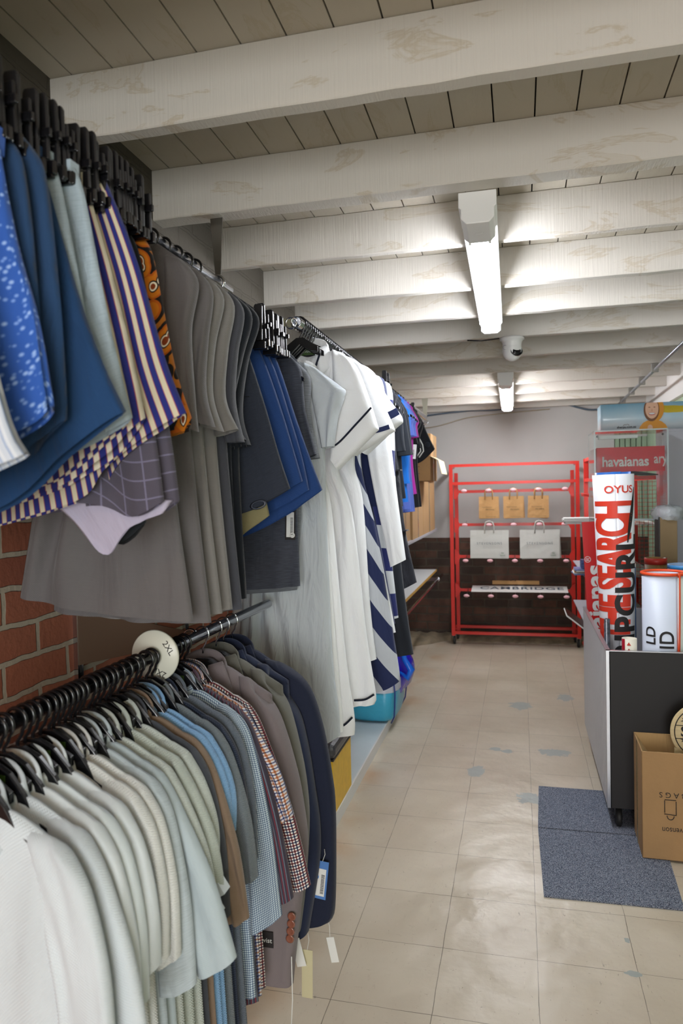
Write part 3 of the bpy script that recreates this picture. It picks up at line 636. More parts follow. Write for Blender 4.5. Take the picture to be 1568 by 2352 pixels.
# ================================================================ carpet squares
def carpet(label, cs, z=.007):
    m = bpy.data.materials.get('blue_grey_carpet')
    if not m:
        m = bpy.data.materials.new('blue_grey_carpet'); m.use_nodes = True; nt = m.node_tree; b = nt.nodes['Principled BSDF']; L = nt.links
        tc = N(nt, 'ShaderNodeTexCoord'); n = N(nt, 'ShaderNodeTexNoise'); n.inputs['Scale'].default_value = 330; n.inputs['Detail'].default_value = 2; n.inputs['Roughness'].default_value = .7; L.new(tc.outputs['Object'], n.inputs['Vector'])
        L.new(ramp(nt, n.outputs['Fac'], [(.33, '#22252f'), (.44, '#4c5262'), (.53, '#7c8494'), (.62, '#a8b0bb'), (.7, '#8a6a62')], 'LINEAR'), b.inputs['Base Color']); b.inputs['Roughness'].default_value = 1; b.inputs['Specular IOR Level'].default_value = .1
        bp = N(nt, 'ShaderNodeBump'); bp.inputs['Strength'].default_value = 1; bp.inputs['Distance'].default_value = .004; L.new(n.outputs['Fac'], bp.inputs['Height']); L.new(bp.outputs[0], b.inputs['Normal'])
    vs = [(x, y, .0005) for x, y in cs]+[(x, y, z) for x, y in cs]
    o = MB().add(vs, [(0, 1, 2, 3), (7, 6, 5, 4), (0, 4, 5, 1), (1, 5, 6, 2), (2, 6, 7, 3), (3, 7, 4, 0)]).build('carpet_square', m); return tag(o, label, 'mat', 'carpet squares on the floor')
carpet('blue-grey speckled carpet square nearest the viewer, under the carton corner', [(.066, 2.735), (.552, 2.745), (.578, 3.288), (.058, 3.282)])
carpet('greyer speckled carpet square reaching under the black bin wheel', [(.058, 3.293), (.58, 3.299), (.585, 3.752), (.072, 3.752)])

# ================================================================ black bin on wheels
BX, BY, BB, BZ0, BZ1, X_ = .36, 3.34, 4.55, .10, .80, .815
t = BIN = thing('display_bin', 'black fronted bin on wheels with pale grooved side, full of rolled posters', 'bin', (BX, BY, 0))
MB().b2((.008, 0, BZ0), (X_, .018, BZ1)).build('front_panel', mat('charcoal_laminate', '#161416', .6, var=.1, vscale=2), t)
mb = MB(); mb.b2((.006, .0, BZ0), (.016, BB-BY, BZ1))
k = 0
while k*.042 < BB-BY-.04: mb.b2((0, .012+k*.042, BZ0), (.0075, .012+k*.042+.03, BZ1-.002)); k += 1
mb.build('grooved_side_panel', M['greylt'], t)
MB().b2((-.001, -.003, BZ0), (.012, .010, BZ1)).build('corner_strip', M['alu'], t)
MB().b2((-.001, 0, BZ1), (.018, BB-BY, BZ1+.003)).b2((0, -.002, BZ1), (X_, .018, BZ1+.003)).build('rim', M['alu'], t)
MB().b2((.01, BB-BY-.02, BZ0), (X_, BB-BY, BZ1)).build('back_panel', M['grey'], t)
MB().b2((X_-.02, .01, BZ0), (X_, BB-BY, BZ1)).build('grooved_side_panel', M['greylt'], t)
MB().b2((.01, .01, BZ0), (X_-.01, BB-BY-.01, BZ0+.02)).build('base', M['blackm'], t)
def caster(parent, x, y, h, r, m=None):
    w = MB().lathe([(0, -.012), (r*.8, -.012), (r, -.008), (r, .008), (r*.8, .012), (0, .012)], (0, 0, 0), 24, 'x').build('caster', M['rubber'], parent); w.location = (x, y, r)
    MB().prism([(-.018, h-r), (.018, h-r), (.014, r*.4), (.004, -.004), (-.004, -.004), (-.014, r*.4)], -.016, -.013).prism([(-.018, h-r), (.018, h-r), (.014, r*.4), (.004, -.004), (-.004, -.004), (-.014, r*.4)], .013, .016).b2((-.02, -.018, h-r-.006), (.02, .018, h-r)).cyl((0, -.018, 0), (0, .018, 0), .005, 10).build('fork', m or M['chrome'], w).rotation_euler[2] = PI/2
    return w
for xx, yy in ((.05, .05), (.78, .05), (.05, 1.13), (.78, 1.13)): caster(t, xx, yy, BZ0, .042, M['blackm'])

# rolled posters and boards standing in the bin
def cylmap(me, R, ang0, zoff):
    for v in me.vertices:
        a = ang0+v.co.x/R; rr = R+.0012+v.co.z*.3
        v.co = Vector((rr*math.sin(a), -rr*math.cos(a), v.co.y+zoff))
def subdiv(me, cuts=2):
    bm = bmesh.new(); bm.from_mesh(me); bmesh.ops.triangulate(bm, faces=bm.faces)
    for _ in range(cuts):
        es = [e for e in bm.edges if e.calc_length() > .012]
        if es: bmesh.ops.subdivide_edges(bm, edges=es, cuts=1); bmesh.ops.triangulate(bm, faces=bm.faces)
    bm.to_mesh(me); bm.free()
def roll_skin(R, h, turns=1.0, z0=0, tw=.0, th=.002, n=64, gapa=0.0, R2=None):
    vs = []; R2 = R2 or R
    for k in range(n+1):
        a = gapa+2*PI*turns*k/n; r = R+(R2-R)*k/n
        for z in (z0, z0+h): vs.append((r*math.sin(a), -r*math.cos(a), z))
    fs = [(2*k, 2*k+2, 2*k+3, 2*k+1) for k in range(n)]
    return MB().add(vs, fs, True)
def solid(o, th): md = o.modifiers.new('s', 'SOLIDIFY'); md.thickness = th; md.offset = -1; return o
zb = BZ0+.0205
# big red lettered roll
R = .085; t = thing('rolled_poster', 'tall white rolled poster with red brush letters and big black letters, leaning in the bin', 'poster', (.477, 3.80, zb)); t.rotation_euler = (0, math.radians(-1.0), 0)
H = 1.585-zb
solid(roll_skin(R, H, 1.0, 0).build('paper', mat('poster_white', '#cfcfd4', .4, bump=.05, bscale=200), t), .0015)
solid(roll_skin(R-.012, H+.012, .8, 0, gapa=1.6).build('inner_turn', mat('poster_blue_back', '#1f5fae', .4, var=.4, vscale=30), t), .0015)
redink = mat('red_ink', '#c9341f', .5); 
def rolltext(name, s, size, m, par, R, ang, zc, rot=PI/2, sx=1, sy=1, bold=0, space=1, lift=0, twist=0):
    me = text_mesh(s, size, bold=bold, ext=.0004, space=space, res=5)
    me.transform(Matrix.Rotation(rot, 4, 'Z') @ Matrix.Diagonal((sx, sy, 1, 1))); subdiv(me, 5)
    for v in me.vertices: v.co.z += lift; v.co.x += twist*v.co.y
    cylmap(me, R, ang, zc); return new_obj(name, me, m, par)
rolltext('red_lettering', 'THE SEARCH', .19, redink, t, R, -.20, H*.68, sx=.66, sy=1.25, bold=.009, space=.93, twist=.03)
rolltext('black_lettering', 'RIPCURL', .155, M['ink'], t, R, .55, H*.585, sx=.98, sy=1.0, bold=.0055, space=1.06, lift=.002, twist=.045)
rolltext('small_lettering', 'OYUS', .05, redink, t, R, .18, H-.075, rot=0, bold=.001, lift=.002)
sw = MB(); vs = []
for k in range(21):
    z = 1.13+.27*k/20; a = .52+.55*(k/20)**1.6; w_ = .012+.1*math.sin(PI*k/20)*.35
    for s in (0, 1): aa = a+s*w_/R*.5; vs.append(((R+.0022)*math.sin(aa), -(R+.0022)*math.cos(aa), z))
sw.add(vs, [(2*k, 2*k+1, 2*k+3, 2*k+2) for k in range(20)], True).build('wave_mark', M['ink'], t)
for ch in t.children:
    for v in ch.data.vertices: f_ = .80+.35*v.co.z/H; v.co.x *= f_; v.co.y *= f_
# red board
t = thing('sign_board', 'bright red upright sign board with white rounded letters, left of the big roll', 'sign', (.476, 4.47, zb)); t.rotation_euler = (0, math.radians(-2.6), 0)
MB().b2((-.068, -.012, 0), (.09, .012, 1.322-zb)).build('board', mat('flat_red', '#c2050a', .45), t)
me = text_mesh('havaianas', .125, bold=.004, ext=.0006); 
o = new_obj('lettering', me, M['paperw'], t); hw_ = max(v.co.x for v in me.vertices)*1.25; o.matrix_local = front(-.012, -.0125, .945-hw_, rot=PI/2, sx=1.25, sy=1.05)
o = text('lettering', '®', .05, M['paperw'], t, front(-.045, -.0125, .98, rot=PI/2))
# white roll with orange piping
R = .092; t = thing('rolled_banner', 'white rolled banner with orange piped edge, standing at the front of the bin', 'banner', (.627, 3.50, zb)); H = 1.13-zb
wb = mat('banner_white', '#c3cad8', .45)
solid(roll_skin(R, H, 1.0, gapa=.45).build('banner', wb, t), .002)
solid(roll_skin(R-.004, H, .9, gapa=2.2).build('inner_turn', wb, t), .002)
org = mat('orange_piping', '#d8481c', .5)
ts = []
for k in range(49): a = .45+2*PI*k/48; ts.append((R*math.sin(a), -R*math.cos(a), H))
MB().tube(ts, .0075, 8).build('piping', org, t)
es = [((R+.002)*math.sin(.55-.42*(k/12)**2), -(R+.002)*math.cos(.55-.42*(k/12)**2), H*(1-k/12)) for k in range(13)]
MB().tube(es, .0065, 8).build('piping', org, t)
solid(roll_skin(R+.006, H-.012, .105, gapa=.46).build('overlap_flap', mat('banner_underside', '#c9cfc9', .5), t), .002)
rolltext('lettering', 'LD', .068, M['ink'], t, R, -.80, .735, bold=.001); rolltext('lettering', 'ID', .085, M['ink'], t, R, -.02, .72, bold=.001)
# small mailing tube
def tube_thing(label, x, y, r, top, m, rim=None, th=.004, lean=(0, 0), name='mailing_tube', bands=()):
    t = thing(name, label, 'tube', (x, y, zb)); h = top-zb; t.rotation_euler = (lean[0], lean[1], 0)
    MB().lathe([(r, 0), (r, h), (r-th, h), (r-th, h-.1), (0, h-.1)], (0, 0, 0), 36).build('tube', m, t)
    for z0, z1, mm, nm in bands: MB().lathe([(r+.001, h-z0), (r+.0018, h-z0), (r+.0018, h-z1), (r+.001, h-z1)], (0, 0, 0), 36).build(nm, mm, t)
    return t
t = tube_thing('short cream mailing tube with red recycling marks at the front of the bin', .469, 3.43, .032, .842, mat('cream_card', '#d2cbbb', .6, bump=.2, bscale=50))
MB().add([((.0327)*math.sin(a), -.0327*math.cos(a), z) for a in (-1.45, -1.2, -.95, -.75) for z in (.5, .722)], [(0, 2, 3, 1), (2, 4, 5, 3), (4, 6, 7, 5)], True).build('red_stripe', mat('tube_red', '#b3122e', .5), t)
rolltext('recycling_mark', '▲', .02, redink, t, .032, -.2, .7, rot=0); rolltext('recycling_mark', '▲', .02, redink, t, .032, -.2, .672, rot=0)
tube_thing('thin grey poster tube leaning between the big roll and the white banner', .565, 3.98, .014, .90, mat('grey_tube', '#7e848c', .35), lean=(0, -.02))
tube_thing('dark grey marbled short tube behind the left rim of the bin', .405, 3.70, .014, .88, mat('marbled', '#4a4c56', .3, var=.7, vscale=60))
tube_thing('white paper roll with a rubber band behind the thin grey tube', .59, 4.20, .022, 1.10, M['paperw'], bands=((.09, .093, M['card'], 'rubber_band'),), name='paper_roll')
t = tube_thing('rolled photo print with a dark red ring top behind the white banner', .70, 4.12, .055, 1.14, mat('wood_photo', '#8a6a3e', .4, var=.75, vscale=14, bstretch=(1, 1, .4)), bands=((0, .034, mat('dark_red_band', '#a82418', .4), 'red_ring'),), name='rolled_print')
solid(roll_skin(.048, .98, .9).build('inner_sheet', M['paperw'], t), .001)
t = tube_thing('large pale blue rolled print at the right of the bin', .80, 3.88, .085, 1.13, mat('pale_blue_print', '#9fb6da', .4, var=.15, vscale=10), name='rolled_print', bands=((0, .02, mat('sky_blue_print', '#3f8fd0', .4, var=.4, vscale=20), 'blue_edge'),))
tube_thing('grey-green tube in front of the pale blue roll', .755, 3.52, .04, .93, mat('grey_green_tube', '#8f9a98', .4))
t = thing('folded_banner', 'dark foil-patterned folded banner right of the white banner', 'banner', (.715, 3.78, zb))
MB().b2((-.02, -.05, 0), (.02, .05, .82)).build('fold', mat('dark_pattern', '#3f4654', .4, var=.8, vscale=50), t, bevel=.01)
t = thing('cardboard_sheet', 'tall brown cardboard carton on end wrapped in clear plastic at its top', 'cardboard', (.765, 4.36, zb))
MB().b2((0, 0, 0), (.09, .14, 1.347-zb)).build('panel', mat('dark_card', '#7a6648', .8), t, bevel=.002); MB().b2((-.006, .001, 0), (-.0005, .14, 1.347-zb)).build('dark_side', M['blackm'], t)
pw = MB(); rr = random.Random(4); vs = []
for i, (z, s) in enumerate([(1.33, 1.0), (1.355, 1.12), (1.385, 1.1), (1.405, .8), (1.41, .3)]):
    for k in range(28): a = 2*PI*k/28; f = s*(1+.12*math.sin(6*a+i*2)+rr.uniform(-.05, .05)); vs.append((.055+.075*f*math.cos(a), .07+.085*f*math.sin(a), z-zb+rr.uniform(-.006, .006)))
pw.add(vs, [(i*28+k, i*28+(k+1) % 28, (i+1)*28+(k+1) % 28, (i+1)*28+k) for i in range(4) for k in range(28)]+[tuple(4*28+k for k in range(28))], True).build('plastic_wrap', mat('clear_wrap', '#b9bfc4', .12, alpha=.55, bump=1, bscale=30), t)
t = thing('display_board', 'dark display board with white brush strokes, leaning behind the red ring print', 'board', (.66, 4.33, zb)); t.rotation_euler = (0, math.radians(26), 0)
MB().b2((-.06, -.006, .35), (.06, .006, 1.16)).build('board', mat('dark_plum', '#3d3540', .4), t)
for k in range(4): MB().tube([(-.05+.012*k, -.008, .78), (.02+.008*k, -.008, .90+.01*k)], .0022, 6).build('brush_stroke', M['paperw'], t)
tag(MB().b2((.568, 4.02, zb), (.585, 4.06, 1.10)).build('blue_batten', mat('batten_blue', '#164a86', .4), bevel=.002), 'narrow blue batten standing right behind the big roll', 'batten')
tag(MB().b2((.865, 4.0, zb), (.9, 4.05, 1.40)).build('yellow_batten', mat('batten_yellow', '#b98d2c', .5)), 'yellow wooden batten at the right edge of the picture', 'batten')

# ================================================================ carton with the round wooden sign
t = thing('cardboard_box', 'open carton printed upside down, standing on the carpet before the black bin', 'box', (.465, 3.095, .0085)); t.rotation_euler[2] = math.radians(-1.0)
w, d, h, q = .46, .24, .44, .004
MB().b2((0, 0, 0), (w, q, h)).b2((0, 0, 0), (q, d, h)).b2((w-q, 0, 0), (w, d, h)).b2((0, d-q, 0), (w, d, h)).b2((0, 0, 0), (w, d, q)).build('carton', M['card'], t, bevel=.002)
MB().add([(q, q, h), (q, d-q, h), (.11, d-.02, h-.16), (.11, .02, h-.16)], [(0, 1, 2, 3)]).build('inner_flap', M['cardin'], t).modifiers.new('s', 'SOLIDIFY').thickness = .003
MB().add([(q, d-q-.003, h), (w-q, d-q-.003, h), (w-.02, d-.02, h-.2), (.02, d-.02, h-.2)], [(0, 1, 2, 3)]).build('inner_flap', M['cardin'], t).modifiers.new('s', 'SOLIDIFY').thickness = .003
MB().b2((-.0012, d*.52, 0), (-.0002, d*.62, h)).build('tape', M['tapem'], t)
text('lettering', 'R E D · B A G S', .031, M['ink'], t, front(.165, -.0006, .268, rot=PI), ext=.0003)
text('lettering', 'Russell Stevenson', .034, M['ink'], t, front(.172, -.0006, .125, rot=PI, sx=.8), ext=.0003)
lg = MB()
for a, b_ in (((.085, .245), (.085, .195)), ((.085, .248), (.128, .248)), ((.128, .243), (.128, .187)), ((.083, .19), (.128, .187))):
    lg.tube([(a[0], -.0012, a[1]), (b_[0], -.0012, b_[1])], .0016, 6)
lg.tube([(.107+.013*math.cos(x_), -.0012, .183-.016*math.sin(x_)) for x_ in [PI*k/10 for k in range(11)]], .0016, 6)
lg.build('bag_symbol', M['ink'], t)
t = thing('wooden_sign', 'round pale wooden sign with black lettering on a foot, standing in the open carton', 'sign', (.715, 3.2, .014))
ply = mat('birch_ply', '#cdb98d', .6, bump=.1, bscale=4, bstretch=(2, 2, 20), var=.12, vscale=5)
MB().lathe([(0, -.005), (.118, -.005), (.122, -.003), (.122, .003), (.118, .005), (0, .005)], (0, 0, .49), 64, 'y').build('disc', ply, t)
MB().b2((-.105, -.004, .0), (.11, .006, .42)).build('foot', ply, t)
MB().lathe([(.104, -.0062), (.108, -.0062), (.108, -.0052), (.104, -.0052)], (0, 0, .49), 64, 'y').build('border_ring', M['ink'], t)
MB().b2((-.104, -.0062, .516), (.104, -.0052, .519)).b2((-.104, -.0062, .461), (.104, -.0052, .464)).build('border_line', M['ink'], t)
text('lettering', 'SE', .058, M['ink'], t, front(-.055, -.0056, .49), bold=.0015, ext=.0004)
text('lettering', '✶M', .036, M['ink'], t, front(-.055, -.0056, .545, rot=.7), bold=.0006, ext=.0004); text('lettering', '✶THE', .03, M['ink'], t, front(-.052, -.0056, .437, rot=-.75), bold=.0006, ext=.0004)

# ================================================================ red racks
def bar(a, b, s=.03): return MB().b2(tuple(p-s/2 for p in a), tuple(p+s/2 for p in b))
def hook(parent, x, yr, yf, z, ticket=True):
    h_ = MB().tube([(x, yr, z+.03), (x, yr-.02, z+.022), (x, yf+.01, z), (x, yf, z)], .0028, 6).build('display_prong', M['steel'], parent)
    if ticket: MB().lathe([(0, -.002), (.95, -.002), (1, 0), (.95, .002), (0, .002)], (0, 0, 0), 28, 'y').build('ticket', M['pink'], h_).matrix_local = Matrix.Translation((x, yf-.003, z)) @ Matrix.Diagonal((.027, 1, .0155, 1))
    return h_
t = thing('display_rack', 'red metal rack on wheels facing the viewer, hung with paper bags', 'rack', (0, 0, 0))
for xx in (-.655, .525):
    MB().b2((xx-.014, 7.08, .09), (xx+.020, 7.115, 1.77)).build('post', M['red'], t); MB().b2((xx+(.015 if xx < 0 else -.045), 7.33, .09), (xx+(.05 if xx < 0 else -.01), 7.36, 1.69)).build('post', M['red'], t)
    MB().b2((xx-.012, 7.1, 1.735), (xx+.018, 7.35, 1.765)).build('side_bar', M['red'], t); MB().b2((xx-.012, 7.1, .10), (xx+.018, 7.35, .135)).build('side_bar', M['red'], t)
for y_, z_, nm in ((7.095, 1.757, 'top_bar'), (7.095, 1.583, 'top_bar'), (7.095, .118, 'bottom_bar'), (7.34, .135, 'bottom_bar')):
    MB().b2((-.65, y_-.013, z_-.014), (.525, y_+.013, z_+.014)).build(nm, M['red'], t)
for z_, s in ((1.50, 0), (1.175, 0), (.862, 0), (.533, 0)):
    MB().b2((-.62, 7.135, z_-.012), (.50, 7.155, z_+.016)).build('cross_bar', M['red'], t)
    for sx in (-1, 1):
        xx = -.63 if sx < 0 else .50; mb = MB().prism([(xx, z_-.075), (xx-sx*.03, z_-.055), (xx-sx*.05, z_-.02), (xx-sx*.05, z_+.02), (xx-sx*.03, z_+.055), (xx, z_+.075)], 7.125, 7.129); mb.build('gusset', M['red'], t)
for z_, xs in ((1.511, (-.512, -.286, -.059, .168, .402)), (1.188, (-.51, -.285, -.06, .171, .394)), (.849, (-.507, -.28, -.053, .174, .405)), (.515, (-.505, -.278, -.054, .173, .405))):
    for xx in xs: hook(t, xx, 7.135, 6.88, z_)
for xx in (-.645, .52): caster(t, xx, 7.12, .09, .04); caster(t, xx*.97, 7.3, .09, .04)
for (xa, xb) in ((-.6, -.35), (.25, .48)): pass
# paper bags on the prongs
def paper_bag(label, x, y, ztop, w, h, d, m, lines, group, tilt=0, hw=.035, hh=.075, mark=None):
    t = thing('paper_bag', label, 'bag', (x, y, ztop-h), group); t.rotation_euler = (0, tilt, 0)
    rr = random.Random(int(abs(x*1000)+h*100)); vs = []
    n, mm = 6, 6
    for s in (0, 1):
        for i in range(n+1):
            for j in range(mm+1):
                vs.append((-w/2+w*i/n, (-d/2 if s == 0 else d/2)*(1-.6*j/mm)+rr.uniform(-.0018, .0018)+(.004*math.sin(i) if s == 0 else 0), h*j/mm))
    K = (n+1)*(mm+1); f = lambda s, i, j: s*K+i*(mm+1)+j; fs = []
    for i in range(n):
        for j in range(mm): fs += [(f(0, i, j), f(0, i+1, j), f(0, i+1, j+1), f(0, i, j+1)), (f(1, i, j), f(1, i, j+1), f(1, i+1, j+1), f(1, i+1, j))]
        fs.append((f(0, i, 0), f(1, i, 0), f(1, i+1, 0), f(0, i+1, 0)))
    for j in range(mm): fs += [(f(0, 0, j), f(0, 0, j+1), f(1, 0, j+1), f(1, 0, j)), (f(0, n, j), f(1, n, j), f(1, n, j+1), f(0, n, j+1))]
    MB().add(vs, fs).build('bag_body', m, t)
    for yy in (-d*.25, d*.2):
        MB().tube([(-hw, yy, h-.03), (-hw, yy, h+hh*.5), (-hw*.7, yy, h+hh*.9), (0, yy, h+hh), (hw*.7, yy, h+hh*.9), (hw, yy, h+hh*.5), (hw, yy, h-.03)], .0055, 8).build('handle', m, t)
    for (s, size, zz, xx, col, sp) in lines: text('lettering', s, size, col, t, front(xx, -d/2-.006, zz), ext=.0003, space=sp)
    if mark: MB().lathe([(.026, -.0062), (.028, -.0062), (.028, -.0055), (.026, -.0055)], (mark[0], -d/2, mark[1]), 28, 'y').build('round_mark', M['alu'], t)
    return t
gi = mat('green_ink', '#3e6b48', .7)
kl = [('Russell Stevenson', .013, .105, -.015, M['ink'], 1), ('the store.', .021, .083, .012, M['ink'], 1), ('Russell Stevenson Cambridge', .008, .016, .02, M['ink'], 1)]
for i, (xx, lab) in enumerate(((-.286, 'left of the three kraft paper bags on the top row of the red rack'), (-.059, 'middle of the three kraft paper bags on the top row of the red rack'), (.168, 'right of the three kraft paper bags on the top row of the red rack'))):
    g = 'kraft bags on the red rack'
    paper_bag('front '+lab, xx+.0, 6.915, 1.452, .185, .205, .02, M['kraft'], kl, g, tilt=(.01, 0, -.01)[i])
    paper_bag('rear kraft bag behind the '+' '.join(lab.split()[:1])+' one of three on the red rack', xx+(.006, .012, -.01)[i], 6.95, 1.448, .185, .205, .02, M['kraft'], [], g, tilt=(-.03, -.04, .06)[i])
wl = [('STEVENSONS', .031, .14, 0, mat('grey_ink', '#6d7378', .7), 1.35), ('the\nstore', .02, .04, .12, gi, 1)]
for i, (xx, lab) in enumerate(((-.285, 'left white paper carrier bag on the second row of the red rack'), (.172, 'right white paper carrier bag on the second row of the red rack'))):
    g = 'white bags on the red rack'; wm = bpy.data.materials.get('bag_white') or mat('bag_white', '#bfc1bc', .6, bump=.2, bscale=18)
    paper_bag('front '+lab, xx+.0, 6.91, 1.135, .355, .265, .02, wm, wl, g, hw=.042, hh=.085, mark=(.12, .04))
    paper_bag('rear bag behind the front '+' '.join(lab.split()[:5])+' of the red rack', xx-.004+.02*i, 6.945, 1.13, .355, .265, .02, wm, [], g, tilt=(.02, -.04)[i], hw=.042, hh=.085)
# white board lying on the bottom prongs
t = thing('shop_sign', 'white sign panel with dark capitals lying on the lowest prongs of the red rack', 'sign', (-.02, 6.98, .565)); t.rotation_euler = (.13, 0, 0)
MB().b2((-.44, -.1, 0), (.44, .11, .006)).build('panel', M['white'], t)
o = text('lettering', 'CAMBRIDGE', .16, mat('slate_ink', '#39485c', .6), t, Matrix.Translation((.02, .02, .0066)) @ Matrix.Diagonal((.8, .8, 1, 1)), ext=.0003, bold=.002, space=1.12)
t = thing('flat_kraft_bag', 'kraft paper bag lying flat behind the white sign panel on the red rack', 'bag', (-.05, 7.09, .60))
MB().b2((-.22, -.01, 0), (.22, .02, .035)).build('bag_body', M['kraft'], t, bevel=.003); MB().tube([(-.05, 0, .035), (-.02, -.02, .05), (.0, -.02, .037)], .004, 6).build('handle', M['ink'], t)

# second red rack with mesh, along the right side
t = thing('display_rack', 'red mesh rack on wheels standing sideways along the right wall', 'rack', (0, 0, 0)); xa, xb, ya, yb = .535, .93, 5.3, 6.5
for xx in (xa, xb):
    for yy in (ya, yb): MB().b2((xx, yy-.017, .085), (xx+.034, yy+.017, 1.765)).build('post', M['red'], t)
for zz, nm in ((1.75, 'top_bar'), (1.58, 'top_bar'), (.12, 'bottom_bar')):
    for xx in (xa, xb): MB().b2((xx+.004, ya, zz-.013), (xx+.03, yb, zz+.013)).build(nm, M['red'], t)
    for yy in (ya, yb): MB().b2((xa, yy-.013, zz-.013), (xb, yy+.013, zz+.013)).build(nm, M['red'], t)
MB().b2((xa+.03, yb-.005, 1.59), (xb, yb+.005, 1.74)).build('end_plate', M['red'], t)
def mesh_panel(par, p0, p1, z0, z1, axis, st=.028):
    mb = MB(); a = p0
    c0, c1 = (p0, p1)
    if axis == 'x':
        k = c0[0]
        while k <= c1[0]: mb.b2((k-.0013, c0[1]-.0013, z0), (k+.0013, c0[1]+.0013, z1)); k += st
        z = z0
        while z <= z1: mb.b2((c0[0], c0[1]-.0026, z-.0013), (c1[0], c0[1], z+.0013)); z += st
    else:
        k = c0[1]
        while k <= c1[1]: mb.b2((c0[0]-.0013, k-.0013, z0), (c0[0]+.0013, k+.0013, z1)); k += st
        z = z0
        while z <= z1: mb.b2((c0[0]-.0026, c0[1], z-.0013), (c0[0], c1[1], z+.0013)); z += st
    return tag(mb.build('wire_mesh', M['red'], par), kind='stuff')
mesh_panel(t, (xa+.04, ya), (xb, ya), .15, 1.56, 'x'); mesh_panel(t, (xa+.04, yb-.02), (xb, yb-.02), .15, 1.56, 'x')
MB().b2((.70, 5.36, .15), (.74, 5.40, 1.6)).build('post', M['red'], t)
for k in range(9): MB().tube([(xa+.02, ya+.15+k*.11, 1.45), (xa-.03, ya+.15+k*.11, 1.45), (xa-.035, ya+.15+k*.11, 1.475)], .004, 6).build('hook', M['red'], t)
for zz in (1.265, .90, .56):
    MB().b2((xa-.10, ya+.02, zz-.012), (xb, yb-.05, zz-.004)).build('shelf', M['grey'] if zz < 1 else M['white'], t)
for xx in (xa+.017, xb+.017):
    for yy in (ya, yb): caster(t, xx, yy, .085, .04)
def paper_pile(label, x0, x1, y0, y1, z0, n, mats, nm='paper_stack', cat='papers'):
    rr = random.Random(int(z0*100)); 
    for k in range(n):
        m = mats[k % len(mats)]; w = (x1-x0); o = MB().b2((-w/2, -(y1-y0)/2, 0), (w/2, (y1-y0)/2, .0075)).build(nm, m, None, (((x0+x1)/2+rr.uniform(-.012, .012)), (y0+y1)/2+rr.uniform(-.015, .015), z0+k*.0085)); o.rotation_euler[2] = rr.uniform(-.05, .05)
        tag(o, label[0] % ['bottom', 'second', 'third', 'fourth', 'fifth', 'sixth'][k] if k < n-1 else label[1], cat, label[2])
paper_pile(('%s sheet from below in the white pile on the top shelf of the mesh rack', 'topmost sheet of the white pile on the top shelf of the mesh rack', 'white papers on the mesh rack'), .31, .56, 5.36, 5.56, 1.2615, 5, [M['paperw']], 'paper_sheaf')
mg = [mat('magazine_blue', '#6d86c0', .3, var=.5, vscale=30), M['paperw'], mat('magazine_orange', '#c98d5c', .3, var=.5, vscale=30)]
paper_pile(('%s magazine from below on the middle shelf of the mesh rack', 'topmost magazine on the middle shelf of the mesh rack', 'magazines on the mesh rack'), .375, .56, 5.36, 5.56, .8965, 5, mg+[mg[1]], 'magazine', 'magazine')
tag(MB().b2((.42, 5.4, .942), (.5, 5.5, 1.0)).build('ornament_box', mat('blue_check_print', '#5570b0', .4, var=.7, vscale=60)), 'small blue patterned box on top of the magazines in the mesh rack', 'box')
t = thing('catalogue', 'glossy brown catalogue tilted down at the left edge of the mesh rack', 'catalogue', (.40, 5.12, .60)); t.rotation_euler = (0, math.radians(38), 0)
MB().b2((-.13, -.16, -.014), (.13, .16, -.004)).build('pages', M['paperw'], t); MB().b2((-.132, -.162, -.004), (.132, .162, -.001)).build('cover', mat('brown_gloss', '#4c332c', .2, var=.4, vscale=12), t)
MB().b2((.5-.4, -.1, -.12), (.52-.4, .1, -.06)).build('holder', M['red'], t)

# clear acrylic case with red header inside
ax, bx_, ay, by_, az = .455, .885, 4.75, 5.12, 1.868
t = thing('acrylic_case', 'tall clear acrylic display case with a red header board inside', 'display case', (ax, ay, 0)); W_, D_ = bx_-ax, by_-ay; q = .006
for nm, a, b_ in (('front_pane', (0, 0, 0), (W_, q, az)), ('side_pane', (0, q, 0), (q, D_, az)), ('side_pane', (W_-q, q, 0), (W_, D_, az)), ('top_pane', (0, 0, az), (W_, D_, az+q)), ('shelf', (q, q, 1.31), (W_-q, D_, 1.322))):
    MB().b2(a, b_).build(nm, M['acrylic'], t)
MB().b2((-.001, -.001, 0), (.008, .001, az)).b2((W_-.008, -.001, 0), (W_+.001, .001, az)).b2((0, -.001, az-.002), (W_, .001, az+.006)).b2((-.001, 0, az-.002), (.001, D_, az+.007)).b2((-.001, D_-.008, 0), (.001, D_, az)).b2((0, -.002, 1.31), (W_, 0, 1.322)).build('polished_edge', M['acredge'], t)
MB().b2((0, 0, -.0), (W_, D_, .02)).build('base', M['blackm'], t)
for p in ((.02, .015, az-.03), (W_-.03, .015, az-.03), (.02, .015, 1.6)): MB().cyl((p[0], p[1]-.012, p[2]), (p[0], p[1]+.004, p[2]), .006, 12).build('bolt', M['chrome'], t)
t = thing('header_board', 'dusty red header board with white rounded lettering, inside the acrylic case', 'sign', (ax+.02, ay+.06, 1.615))
MB().b2((0, 0, 0), (W_-.03, .01, .155)).build('board', mat('dusty_red', '#b01220', .4), t)
MB().b2((-.008, 0, 0), (-.001, .3, .150)).build('return', mat('deep_red', '#8c0d18', .4), t)
text('lettering', 'havaianas', .087, M['paperw'], t, front(.17, -.0008, .062, sx=.85), bold=.002, ext=.0006); text('lettering', 'ary', .087, M['paperw'], t, front(.375, -.0008, .075, sx=.7), bold=.001, ext=.0006)
tag(MB().b2((ax+.03, ay+.03, 1.822), (ax+.26, ay+.06, 1.842)).build('paper_label', M['paperw']), 'narrow white paper strip under the top of the acrylic case', 'label')
